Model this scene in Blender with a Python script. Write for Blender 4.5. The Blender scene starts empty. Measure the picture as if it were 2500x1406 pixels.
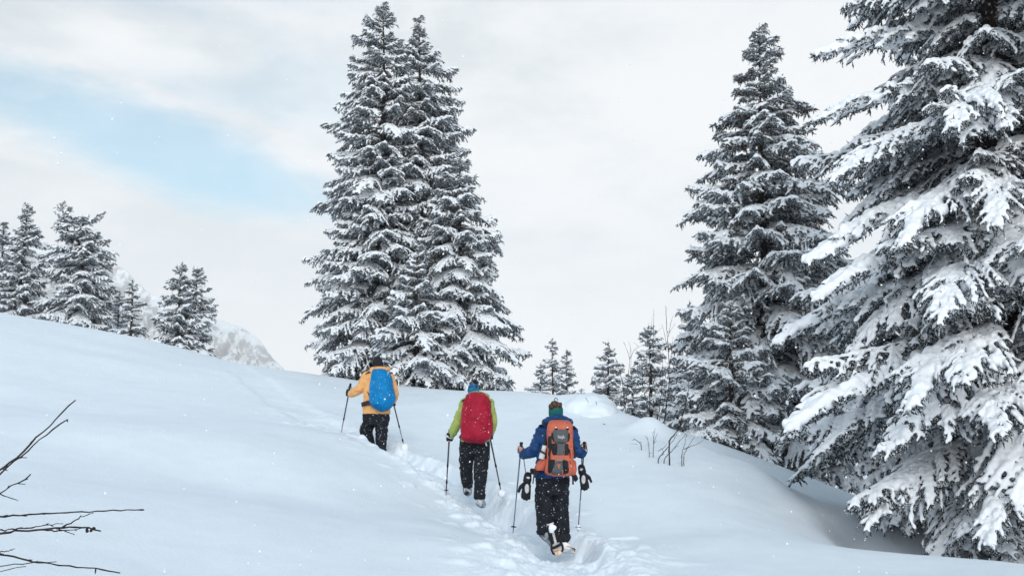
import bpy, bmesh, math, random
import numpy as np
from mathutils import Vector, Matrix, Euler

random.seed(7)
rng = np.random.default_rng(7)
SC = bpy.context.scene
COL = SC.collection

# ------------------------------------------------------------------ camera
FPX = 2500.0                      # focal length in photo pixels (photo 2500 x 1406)
PITCH = math.atan((1050 - 703) / FPX)
CAMZ = 1.7
cam = bpy.data.cameras.new('camera')
cam.sensor_width = 36.0
cam.lens = 36.0 * FPX / 2500.0
cam.clip_start = 0.05
cam.clip_end = 20000.0
cam_ob = bpy.data.objects.new('camera', cam)
COL.objects.link(cam_ob)
cam_ob.location = (0, 0, CAMZ)
cam_ob.rotation_euler = (math.pi / 2 + PITCH, 0, 0)
SC.camera = cam_ob

# ------------------------------------------------------------------ world, sun, exposure
SUN_EL, SUN_AZ = math.radians(27), math.radians(176)   # sun azimuth from +Y (view) towards +X: low behind the camera, veiled
sun_dir = Vector((math.sin(SUN_AZ) * math.cos(SUN_EL), math.cos(SUN_AZ) * math.cos(SUN_EL), math.sin(SUN_EL)))
world = bpy.data.worlds.new('World')
SC.world = world
world.use_nodes = True


def make_world():
    nt = world.node_tree
    N, L = nt.nodes, nt.links
    N.clear()
    out = N.new('ShaderNodeOutputWorld')
    bg = N.new('ShaderNodeBackground')
    bg.inputs['Strength'].default_value = 0.10
    L.new(bg.outputs[0], out.inputs['Surface'])
    sky = N.new('ShaderNodeTexSky')
    sky.sky_type = 'NISHITA'
    sky.sun_disc = False
    sky.sun_elevation = SUN_EL
    sky.sun_rotation = SUN_AZ
    sky.altitude = 1500
    sky.air_density = 1.0
    sky.dust_density = 1.0
    sky.ozone_density = 2.0
    tc = N.new('ShaderNodeTexCoord')

    def math_(op, a, b=None, c=None, clamp=False):
        n = N.new('ShaderNodeMath')
        n.operation = op
        n.use_clamp = clamp
        for i, v in enumerate((a, b, c)):
            if v is None:
                continue
            if isinstance(v, (int, float)):
                n.inputs[i].default_value = v
            else:
                L.new(v, n.inputs[i])
        return n.outputs[0]

    def noise(scale, detail, rough, mapscale, loc=(0, 0, 0), dist=0.0, rot=(0, 0, 0)):
        mp = N.new('ShaderNodeMapping')
        mp.inputs['Scale'].default_value = mapscale
        mp.inputs['Location'].default_value = loc
        mp.inputs['Rotation'].default_value = rot
        L.new(tc.outputs['Generated'], mp.inputs['Vector'])
        n = N.new('ShaderNodeTexNoise')
        n.inputs['Scale'].default_value = scale
        n.inputs['Detail'].default_value = detail
        n.inputs['Roughness'].default_value = rough
        n.inputs['Distortion'].default_value = dist
        L.new(mp.outputs[0], n.inputs['Vector'])
        return n.outputs['Fac']

    def ramp(v, lo, hi, a=0.0, b=1.0):
        m = N.new('ShaderNodeMapRange')
        m.interpolation_type = 'SMOOTHSTEP'
        L.new(v, m.inputs['Value'])
        m.inputs['From Min'].default_value = lo
        m.inputs['From Max'].default_value = hi
        m.inputs['To Min'].default_value = a
        m.inputs['To Max'].default_value = b
        return m.outputs['Result']

    def mix(f, a, b):
        m = N.new('ShaderNodeMix')
        m.data_type = 'RGBA'
        if isinstance(f, (int, float)):
            m.inputs['Factor'].default_value = f
        else:
            L.new(f, m.inputs['Factor'])
        for s, v in (('A', a), ('B', b)):
            i = [x for x in m.inputs if x.name == s and x.type == 'RGBA'][0]
            if isinstance(v, tuple):
                i.default_value = v
            else:
                L.new(v, i)
        return [o for o in m.outputs if o.type == 'RGBA'][0]

    big = noise(2.6, 5, 0.55, (1, 1, 2.2), (0.3, 0.1, 0.7), 0.3, (0, 0.30, 0))
    fine = noise(7.0, 6, 0.6, (1, 1, 2.6), (4.1, 2.0, 1.3), 0.2, (0, 0.30, 0))
    sep = N.new('ShaderNodeSeparateXYZ')
    L.new(tc.outputs['Generated'], sep.inputs[0])
    # cloud brightness: bright white banks and thin grey veils between them
    grey = ramp(math_('ADD', math_('MULTIPLY', big, 0.7), math_('MULTIPLY', fine, 0.3)), 0.36, 0.60)
    cloud = mix(grey, (*CLOUD_GREY, 1), (*CLOUD_WHITE, 1))
    # bright white bank low over the horizon
    low = ramp(sep.outputs['Z'], 0.02, 0.34, 0.8, 0.0)
    cloud = mix(low, cloud, (10.3, 10.3, 10.2, 1))
    # cloud brightest near the horizon; unseen zenith set darker, bluer to tint the snow
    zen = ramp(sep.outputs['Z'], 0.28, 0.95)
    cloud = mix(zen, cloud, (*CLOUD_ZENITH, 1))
    # a thin hole in the cloud, low in the north-west, where blue sky shows
    cx, cz = (360 - 1250) / FPX, 0.0
    d0 = ray(350, 345).normalized()
    rot = N.new('ShaderNodeVectorMath')
    rot.operation = 'SUBTRACT'
    L.new(tc.outputs['Generated'], rot.inputs[0])
    rot.inputs[1].default_value = d0
    s2 = N.new('ShaderNodeSeparateXYZ')
    L.new(rot.outputs[0], s2.inputs[0])
    ux = math_('ADD', s2.outputs['X'], math_('MULTIPLY', s2.outputs['Y'], 0.4))
    uz = math_('ADD', s2.outputs['Z'], math_('MULTIPLY', s2.outputs['X'], 0.26))
    q = math_('ADD', math_('POWER', math_('ABSOLUTE', math_('DIVIDE', ux, 0.165)), 2.0),
              math_('POWER', math_('ABSOLUTE', math_('DIVIDE', uz, 0.038)), 2.0))
    q = math_('ADD', q, math_('MULTIPLY', math_('SUBTRACT', fine, 0.5), 2.4))
    q = math_('ADD', q, math_('MULTIPLY', math_('SUBTRACT', big, 0.5), 2.0))
    front = ramp(sep.outputs['Y'], 0.3, 0.6)
    hole = math_('MULTIPLY', ramp(q, -0.1, 2.0, 1.0, 0.0), front)
    # thin blue gaps elsewhere, upper left
    gap = math_('MULTIPLY', ramp(noise(1.9, 4, 0.55, (1, 1, 3.2), (1.7, 0.4, 0.2), 0.3, (0, 0.28, 0)), 0.54, 0.70), ramp(sep.outputs['X'], 0.05, -0.25))
    cover = math_('MAXIMUM', math_('MULTIPLY', hole, 0.46), math_('MULTIPLY', gap, 0.22))
    boost = N.new('ShaderNodeMix')
    boost.data_type = 'RGBA'
    boost.blend_type = 'MULTIPLY'
    boost.inputs['Factor'].default_value = 1.0
    ca = [x for x in boost.inputs if x.type == 'RGBA']
    L.new(sky.outputs[0], ca[0])
    ca[1].default_value = SKY_GAIN
    skyc = [o for o in boost.outputs if o.type == 'RGBA'][0]
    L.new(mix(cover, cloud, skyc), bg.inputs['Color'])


CLOUD_WHITE = (9.75, 9.9, 9.95)
CLOUD_GREY = (7.0, 7.6, 7.9)
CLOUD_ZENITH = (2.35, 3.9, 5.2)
SKY_GAIN = (0.95, 1.85, 1.65, 1)


def ray(u, v):
    a, b = (u - 1250) / FPX, (703 - v) / FPX
    c, s = math.cos(PITCH), math.sin(PITCH)
    return Vector((a, c - b * s, s + b * c))


def P(u, v, Y):
    """World point seen at photo pixel (u, v) at forward distance Y."""
    d = ray(u, v)
    return Vector((0, 0, CAMZ)) + d * (Y / d.y)


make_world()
sun = bpy.data.lights.new('sun', 'SUN')
sun.energy = 1.75
sun.angle = math.radians(30)
sun.color = (1.0, 0.985, 0.955)
sun_ob = bpy.data.objects.new('sun', sun)
COL.objects.link(sun_ob)
sun_ob.location = (-30, -10, 40)
sun_ob.rotation_euler = sun_dir.to_track_quat('Z', 'Y').to_euler()

vs = SC.view_settings
vs.view_transform = 'Standard'
vs.look = 'None'
vs.gamma = 1.0
vs.use_curve_mapping = False
vs.exposure = 0.0
SC.render.engine = 'CYCLES'
SC.cycles.use_denoising = True
SC.cycles.max_bounces = 8
SC.cycles.diffuse_bounces = 5
SC.cycles.volume_bounces = 2

# ------------------------------------------------------------------ helpers
def tag(o, label=None, cat=None, group=None, kind=None):
    if label:
        o['label'] = label
    if cat:
        o['category'] = cat
    if group:
        o['group'] = group
    if kind:
        o['kind'] = kind
    return o


def empty(name, loc, label, cat, group=None):
    o = bpy.data.objects.new(name, None)
    o.empty_display_size = 0.2
    COL.objects.link(o)
    o.location = loc
    return tag(o, label, cat, group)


def link_mesh(name, me, mats, parent=None, loc=None, smooth=True):
    if not isinstance(mats, (list, tuple)):
        mats = [mats]
    if not me.materials:
        for m in mats:
            me.materials.append(m)
    if smooth is not None:
        me.polygons.foreach_set('use_smooth', np.full(len(me.polygons), bool(smooth)))
    o = bpy.data.objects.new(name, me)
    COL.objects.link(o)
    if parent:
        o.parent = parent
    if loc is not None:
        o.location = loc
    return o


def np_mesh(name, V, F, mat_idx=None):
    me = bpy.data.meshes.new(name)
    V = np.asarray(V, dtype=np.float32)
    me.vertices.add(len(V))
    me.vertices.foreach_set('co', V.ravel())
    if isinstance(F, np.ndarray):
        n, k = F.shape
        me.loops.add(n * k)
        me.loops.foreach_set('vertex_index', F.astype(np.int32).ravel())
        me.polygons.add(n)
        me.polygons.foreach_set('loop_start', np.arange(0, n * k, k, dtype=np.int32))
        me.polygons.foreach_set('loop_total', np.full(n, k, dtype=np.int32))
    else:
        lens = np.array([len(f) for f in F], dtype=np.int32)
        me.loops.add(int(lens.sum()))
        me.loops.foreach_set('vertex_index', np.concatenate([np.asarray(f, dtype=np.int32) for f in F]))
        me.polygons.add(len(F))
        me.polygons.foreach_set('loop_start', np.concatenate([[0], np.cumsum(lens)[:-1]]).astype(np.int32))
        me.polygons.foreach_set('loop_total', lens)
    if mat_idx is not None:
        me.polygons.foreach_set('material_index', np.asarray(mat_idx, dtype=np.int32))
    me.update(calc_edges=True)
    me.validate()
    return me


# lattice value noise
def _hash(ix, iy, iz, seed):
    with np.errstate(over='ignore'):
        h = (ix.astype(np.uint32) * np.uint32(374761393) + iy.astype(np.uint32) * np.uint32(668265263)
             + iz.astype(np.uint32) * np.uint32(2246822519) + np.uint32(seed * 3266489 + 97))
        h = (h ^ (h >> np.uint32(13))) * np.uint32(1274126177)
        h = (h ^ (h >> np.uint32(16))) * np.uint32(2654435761)
        h = h ^ (h >> np.uint32(15))
    return h.astype(np.float64) / 4294967295.0


def vnoise(p, seed=0):
    p = np.asarray(p, dtype=np.float64)
    i = np.floor(p).astype(np.int64)
    f = p - i
    f = f * f * f * (f * (f * 6 - 15) + 10)
    r = 0
    for dx in (0, 1):
        wx = f[:, 0] if dx else 1 - f[:, 0]
        for dy in (0, 1):
            wy = f[:, 1] if dy else 1 - f[:, 1]
            for dz in (0, 1):
                wz = f[:, 2] if dz else 1 - f[:, 2]
                r = r + wx * wy * wz * _hash(i[:, 0] + dx, i[:, 1] + dy, i[:, 2] + dz, seed)
    return r * 2 - 1


def fbm(p, octaves=4, gain=0.5, seed=0):
    a, r, t = 1.0, 0, 0
    p = np.asarray(p, dtype=np.float64)
    for k in range(octaves):
        r = r + a * vnoise(p * (2.03 ** k) + 17.3 * k, seed + k)
        t += a
        a *= gain
    return r / t


def sstep(a, b, x):
    t = np.clip((x - a) / (b - a), 0, 1)
    return t * t * (3 - 2 * t)


# ------------------------------------------------------------------ materials
def material(name, color, rough=0.7, var=0.0, var_scale=8.0, bump=0.0, bump_scale=60.0, spec=0.3, flecks=0.0, fleck_scale=60.0,
             color2=None, sheen=0.0, metal=0.0, stretch=None):
    m = bpy.data.materials.new(name)
    m.use_nodes = True
    nt = m.node_tree
    N, L = nt.nodes, nt.links
    b = N['Principled BSDF']
    b.inputs['Roughness'].default_value = rough
    b.inputs['Specular IOR Level'].default_value = spec
    b.inputs['Metallic'].default_value = metal
    if sheen:
        b.inputs['Sheen Weight'].default_value = sheen
    tc = N.new('ShaderNodeTexCoord')
    vec = tc.outputs['Object']
    if stretch:
        mp = N.new('ShaderNodeMapping')
        mp.inputs['Scale'].default_value = stretch
        L.new(vec, mp.inputs['Vector'])
        vec = mp.outputs[0]

    def noise(scale, detail=4):
        n = N.new('ShaderNodeTexNoise')
        n.inputs['Scale'].default_value = scale
        n.inputs['Detail'].default_value = detail
        L.new(vec, n.inputs['Vector'])
        return n.outputs['Fac']

    def mix(fac, a, bcol):
        mx = N.new('ShaderNodeMix')
        mx.data_type = 'RGBA'
        L.new(fac, mx.inputs['Factor'])
        ii = [x for x in mx.inputs if x.type == 'RGBA']
        for i, v in zip(ii, (a, bcol)):
            if isinstance(v, tuple):
                i.default_value = v
            else:
                L.new(v, i)
        return [o for o in mx.outputs if o.type == 'RGBA'][0]

    col = (*color, 1)
    if var or color2:
        c2 = (*color2, 1) if color2 else tuple([min(1, c * (1 + var)) for c in color] + [1])
        c1 = (*color, 1) if color2 else tuple([c * (1 - var) for c in color] + [1])
        mr = N.new('ShaderNodeMapRange')
        mr.inputs['From Min'].default_value = 0.35
        mr.inputs['From Max'].default_value = 0.65
        L.new(noise(var_scale), mr.inputs['Value'])
        col = mix(mr.outputs[0], c1, c2)
    if flecks:
        mr = N.new('ShaderNodeMapRange')
        th = 0.80 - flecks
        mr.inputs['From Min'].default_value = th
        mr.inputs['From Max'].default_value = th + 0.05
        L.new(noise(fleck_scale, 2), mr.inputs['Value'])
        col = mix(mr.outputs[0], col, (0.82, 0.86, 0.9, 1))
    if isinstance(col, tuple):
        b.inputs['Base Color'].default_value = col
    else:
        L.new(col, b.inputs['Base Color'])
    if bump:
        bp = N.new('ShaderNodeBump')
        bp.inputs['Strength'].default_value = 1.0
        bp.inputs['Distance'].default_value = bump
        L.new(noise(bump_scale, 5), bp.inputs['Height'])
        L.new(bp.outputs[0], b.inputs['Normal'])
    return m


SNOW_COL = (0.84, 0.90, 0.96)
M_GROUND = material('ground_snow', SNOW_COL, 0.6, var=0.02, var_scale=3.0, bump=0.007, bump_scale=26.0, spec=0.2)
M_SNOW = material('branch_snow', (0.88, 0.91, 0.95), 0.6, bump=0.003, bump_scale=40.0, spec=0.2)
M_NEEDLE = material('spruce_needles', (0.018, 0.026, 0.029), 0.75, var=0.35, var_scale=14.0, spec=0.15, flecks=0.25, fleck_scale=55.0)


def dust_with_snow(m, amount=0.75, lo=0.25, hi=0.85):
    """powder caught on the upper side of shoots"""
    N, L = m.node_tree.nodes, m.node_tree.links
    b = N['Principled BSDF']
    src = b.inputs['Base Color'].links[0].from_socket
    geo = N.new('ShaderNodeNewGeometry')
    sp = N.new('ShaderNodeSeparateXYZ')
    L.new(geo.outputs['Normal'], sp.inputs[0])
    tc = N.new('ShaderNodeTexCoord')
    n = N.new('ShaderNodeTexNoise')
    n.inputs['Scale'].default_value = 30.0
    n.inputs['Detail'].default_value = 3
    L.new(tc.outputs['Object'], n.inputs['Vector'])
    ad = N.new('ShaderNodeMath')
    ad.operation = 'MULTIPLY_ADD'
    L.new(n.outputs['Fac'], ad.inputs[0])
    ad.inputs[1].default_value = 1.2
    ad.inputs[2].default_value = -0.6
    a2 = N.new('ShaderNodeMath')
    a2.operation = 'ADD'
    L.new(sp.outputs['Z'], a2.inputs[0])
    L.new(ad.outputs[0], a2.inputs[1])
    mr = N.new('ShaderNodeMapRange')
    mr.inputs['From Min'].default_value = lo
    mr.inputs['From Max'].default_value = hi
    mr.inputs['To Max'].default_value = amount
    L.new(a2.outputs[0], mr.inputs['Value'])
    mx = N.new('ShaderNodeMix')
    mx.data_type = 'RGBA'
    L.new(mr.outputs[0], mx.inputs['Factor'])
    ii = [x for x in mx.inputs if x.type == 'RGBA']
    L.new(src, ii[0])
    ii[1].default_value = (0.84, 0.88, 0.92, 1)
    L.new([o for o in mx.outputs if o.type == 'RGBA'][0], b.inputs['Base Color'])


dust_with_snow(M_NEEDLE)
M_BARK = material('spruce_bark', (0.055, 0.042, 0.036), 0.9, var=0.35, var_scale=12.0, bump=0.01, bump_scale=30.0, spec=0.1, flecks=0.17, fleck_scale=9.0)
M_CONE = material('spruce_cone', (0.085, 0.040, 0.025), 0.8, var=0.3, var_scale=60.0, spec=0.2)
M_TWIG = material('bare_twig', (0.030, 0.022, 0.022), 0.8, var=0.3, var_scale=25.0, spec=0.2)
# ------------------------------------------------------------------ ground
# surface points of the undisturbed snow: (photo u, v, forward distance)
RIDGE = [(-500, 650, 31), (-250, 702, 31), (0, 771, 30), (90, 786, 30), (180, 797, 30), (270, 812, 30), (360, 832, 30), (460, 868, 29.5), (550, 888, 29),
         (630, 899, 28.5), (720, 911, 28), (840, 936, 27), (960, 955, 26), (1100, 959, 25), (1280, 957, 24.5), (1390, 971, 24), (1500, 1012, 23),
         (1620, 1046, 21.5), (1700, 1072, 20.5), (1800, 1107, 19.5), (1930, 1152, 18.2)]
FACE = [(0, 1406, 6.5), (-300, 1250, 7.5), (400, 1406, 7.5), (800, 1406, 8.5), (1150, 1406, 9.3), (1400, 1396, 9.9), (1650, 1406, 9.6), (2000, 1406, 9.6),
        (0, 1200, 9.6), (400, 1200, 10.8), (800, 1210, 11.8), (1080, 1262, 11.9),
        (-300, 950, 17), (0, 1000, 15.5), (300, 1030, 15.5), (600, 1055, 16.2), (850, 1082, 16.6),
        (0, 880, 22), (300, 925, 21.5), (560, 960, 21.5), (760, 1000, 21.0),
        (1340, 1330, 12.1), (1190, 1222, 14.2), (940, 1104, 17.2),
        (1100, 1050, 19.5), (1280, 1040, 19.8), (1430, 1060, 19.5), (1450, 1150, 16.2), (1600, 1110, 17.4), (1600, 1210, 14.2), (1600, 1320, 11.6),
        (1800, 1190, 15.0), (1800, 1290, 12.2), (2000, 1300, 12.2), (1950, 1205, 15.2), (2150, 1330, 11.6), (2330, 1384, 10.6), (2500, 1418, 9.8), (2800, 1500, 9.0),
        (2080, 1240, 14.6), (2250, 1318, 13.4), (2400, 1356, 12.6), (2560, 1385, 12.2),
        (2230, 1256, 18.5), (2330, 1284, 17.8), (2400, 1311, 17.0), (2600, 1360, 16.0), (2900, 1440, 15)]
_pts = [P(*c) for c in RIDGE + FACE]
for (u, v, Y) in RIDGE:
    _pts += [P(u, v + 16, Y * 1.28), P(u, v + 34, Y * 1.7), P(u, v + 110, Y * 3.2)]
for (u, v, Y) in [(2230, 1256, 18.5), (2400, 1311, 17.0), (2700, 1390, 15.5)]:
    _pts += [P(u, v + 8, Y * 1.3), P(u, v + 40, Y * 1.9), P(u, v - 40, Y * 4)]
for x in (-12, -5, 0, 5, 12):
    _pts += [Vector((x, -12, -0.9 - 0.10 * x)), Vector((x * 0.8, -3, -0.35 - 0.10 * x)), Vector((x * 0.6, 2.0, -0.02 - 0.10 * x))]
_C = np.array([[p.x, p.y] for p in _pts])
_Z = np.array([p.z for p in _pts])


def _tps_fit(C, Z, lam):
    n = len(C)
    d2 = ((C[:, None] - C[None]) ** 2).sum(-1)
    K = np.where(d2 > 0, 0.5 * d2 * np.log(np.maximum(d2, 1e-12)), 0) + lam * np.eye(n)
    Q = np.hstack([np.ones((n, 1)), C])
    A = np.block([[K, Q], [Q.T, np.zeros((3, 3))]])
    return np.linalg.solve(A, np.concatenate([Z, np.zeros(3)]))


_W = _tps_fit(_C, _Z, 0.02)


def base_z(x, y):
    out = np.empty(len(x))
    for i in range(0, len(x), 20000):
        q = np.stack([x[i:i + 20000], y[i:i + 20000]], 1)
        d2 = ((q[:, None] - _C[None]) ** 2).sum(-1)
        K = 0.5 * d2 * np.log(np.maximum(d2, 1e-12))
        out[i:i + 20000] = K @ _W[:-3] + _W[-3] + q @ _W[-2:]
    return out


# the trodden trail
TRAIL = [P(*c) for c in [(1480, 1620, 7.0), (1420, 1440, 9.2), (1372, 1350, 12.0), (1200, 1238, 14.2), (1080, 1170, 15.6), (925, 1112, 17.2), (800, 1058, 19.0), (690, 992, 22.0), (600, 930, 26.0), (545, 900, 29.5)]]
_T = np.array([[p.x, p.y] for p in TRAIL])
TR_DEPTH = np.array([0.05, 0.08, 0.20, 0.22, 0.20, 0.16, 0.06, 0.035, 0.035, 0.02])
TR_HALF = np.array([0.50, 0.50, 0.42, 0.38, 0.36, 0.36, 0.42, 0.45, 0.45, 0.45])


def trail_info(x, y):
    """distance to the trail, depth and half width there"""
    best = np.full(len(x), 1e9)
    dep = np.zeros(len(x))
    half = np.ones(len(x))
    side = np.zeros(len(x))
    for i in range(len(_T) - 1):
        a, b = _T[i], _T[i + 1]
        ab = b - a
        t = np.clip(((x - a[0]) * ab[0] + (y - a[1]) * ab[1]) / (ab @ ab), 0, 1)
        dx, dy = x - a[0] - t * ab[0], y - a[1] - t * ab[1]
        d = np.hypot(dx, dy)
        m = d < best
        best = np.where(m, d, best)
        dep = np.where(m, TR_DEPTH[i] * (1 - t) + TR_DEPTH[i + 1] * t, dep)
        half = np.where(m, TR_HALF[i] * (1 - t) + TR_HALF[i + 1] * t, half)
        side = np.where(m, np.sign(ab[0] * dy - ab[1] * dx), side)
    return best, dep, half, side


_CR = np.array([[p.x, p.y] for p in [P(*c) for c in [(1780, 1150, 17.4), (1890, 1192, 15.6), (2060, 1268, 13.6), (2200, 1328, 12.4), (2330, 1374, 11.5), (2460, 1402, 10.9), (2800, 1500, 9.8)]]])
BUMPS = [(P(560, 1195, 12.0), -0.24, 2.3, 1.5), (P(420, 1110, 14.0), 0.12, 2.4, 1.2), (P(2170, 1292, 14.5), -0.60, 1.6, 1.4), (P(2400, 1350, 13.0), -0.60, 1.6, 1.2), (P(1440, 1000, 22.6), 0.36, 0.85, 0.8), (P(1588, 1060, 19.6), 0.30, 0.42, 0.5), (P(1530, 1030, 21.5), 0.12, 0.8, 0.6), (P(1120, 1375, 10.2), 0.05, 0.7, 0.5)]


def ground_z(x, y):
    x = np.asarray(x, dtype=float).ravel()
    y = np.asarray(y, dtype=float).ravel()
    r = np.hypot(x, y)
    far = sstep(75, 160, r)
    z = base_z(np.where(r > 160, x * 160 / np.maximum(r, 1e-6), x), np.where(r > 160, y * 160 / np.maximum(r, 1e-6), y))
    z = z * (1 - far) + far * (-12.0)
    q = np.stack([x, y, np.zeros_like(x)], 1)
    z += (1 - far) * 0.14 * fbm(q * 0.30 + 3.1, 3, 0.42, 5) * sstep(5, 12, r)
    # wind terraces running along the slope on the left
    z += (1 - far) * 0.085 * fbm(np.stack([x * 0.09 + 2.0, y * 0.30 + x * 0.06, 0 * x], 1), 3, 0.45, 9) * sstep(3.0, -3.0, x) * sstep(5, 10, r)
    z += (1 - far) * 0.006 * fbm(q * 2.2, 3, 0.5, 8)
    # a drift with a soft crest along the foot of the slope and a hollow round the huge spruce behind it
    best = np.full(len(x), 1e9)
    sg = np.zeros(len(x))
    for a, b in zip(_CR[:-1], _CR[1:]):
        ab = b - a
        t = np.clip(((x - a[0]) * ab[0] + (y - a[1]) * ab[1]) / (ab @ ab), 0, 1)
        dx, dy = x - a[0] - t * ab[0], y - a[1] - t * ab[1]
        d = np.hypot(dx, dy)
        m = d < best
        best = np.where(m, d, best)
        sg = np.where(m, np.sign(ab[0] * dy - ab[1] * dx), sg)
    s_ = best * sg
    ends = sstep(3.2, 5.2, x)
    z += ends * (0.07 * np.exp(-(s_ / 1.0) ** 2) - 0.30 * sstep(0.1, 1.0, s_) * (1 - sstep(1.5, 3.6, s_)))
    for (p, h, rx, ry) in BUMPS:
        z += h * np.exp(-(((x - p.x) / rx) ** 2 + ((y - p.y) / ry) ** 2))
    near = (r < 45) & (x < 8) & (x > -14)
    if near.any():
        xs, ys = x[near], y[near]
        d, dep, half, side = trail_info(xs, ys)
        qq = np.stack([xs, ys, 0 * xs], 1)
        wob = 0.16 * fbm(qq * 1.6, 3, 0.55, 21)
        t = (d + wob) / half
        cut = 1 - sstep(0.55, 1.1, t)
        lumps = fbm(qq * 5.0, 4, 0.62, 31)
        steps = np.maximum(0, fbm(qq * np.array([2.6, 2.6, 1]), 2, 0.5, 41))
        churn = np.exp(-((np.maximum(t - 0.6, 0)) / 0.75) ** 2)
        dz = -dep * cut * (0.85 + 0.5 * steps)
        dz += dep * 0.22 * np.exp(-((t - 1.25) / 0.40) ** 2) * (0.6 + 1.0 * np.maximum(0, lumps + 0.3))
        act = sstep(22.0, 16.5, ys)
        wide = np.exp(-(np.maximum(t - 0.5, 0) / (0.6 + 0.9 * sstep(13.0, 10.5, ys))) ** 2)
        dz += (0.012 + 0.05 * act) * churn * lumps + 0.035 * act * wide * np.abs(fbm(qq * 9.0, 3, 0.6, 51))
        dz += 0.07 * act * wide * fbm(qq * 2.3 + 5.0, 2, 0.5, 45)
        # thrown clods beside the trail
        cl = np.maximum(0, vnoise(qq * 4.2, 61) - 0.42) * 0.60
        dz += (0.02 + 0.17 * act) * cl * np.exp(-((t - 1.5) / 1.0) ** 2)
        z[near] += dz
    return z


def gz(x, y):
    return float(ground_z(np.array([x]), np.array([y]))[0])


def make_ground():
    # columns are fine around the trail, rows are fine in the visible distance
    t = np.concatenate([np.linspace(-1.6, -0.36, 90, endpoint=False), np.linspace(-0.36, -0.13, 120, endpoint=False),
                        np.linspace(-0.13, 0.105, 430, endpoint=False), np.linspace(0.105, 0.40, 150, endpoint=False), np.linspace(0.40, 1.6, 70)])
    ys = np.concatenate([np.linspace(-7, 4, 30, endpoint=False), np.linspace(4, 8, 60, endpoint=False), np.linspace(8, 19, 430, endpoint=False), np.linspace(19, 32, 150, endpoint=False),
                         np.geomspace(32, 90, 45, endpoint=False), np.geomspace(90, 1700, 24)])
    TT, YY = np.meshgrid(t, ys)
    OFF = 8.0
    # columns fan out from a point behind the camera; t is scaled so that it equals x / y at 13 m
    XX = TT * (YY + OFF) * (13.0 / (13.0 + OFF)) * np.where(YY > 60, 1 + (YY - 60) / 4000, 1)
    Z = ground_z(XX, YY).reshape(XX.shape)
    V = np.stack([XX.ravel(), YY.ravel(), Z.ravel()], 1)
    nr, nc = XX.shape
    i = (np.arange(nr - 1)[:, None] * nc + np.arange(nc - 1)[None]).ravel()
    F = np.stack([i, i + 1, i + nc + 1, i + nc], 1)
    o = link_mesh('snow_ground', np_mesh('snow_ground', V, F), M_GROUND)
    tag(o, kind='structure')
    return o


make_ground()


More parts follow.
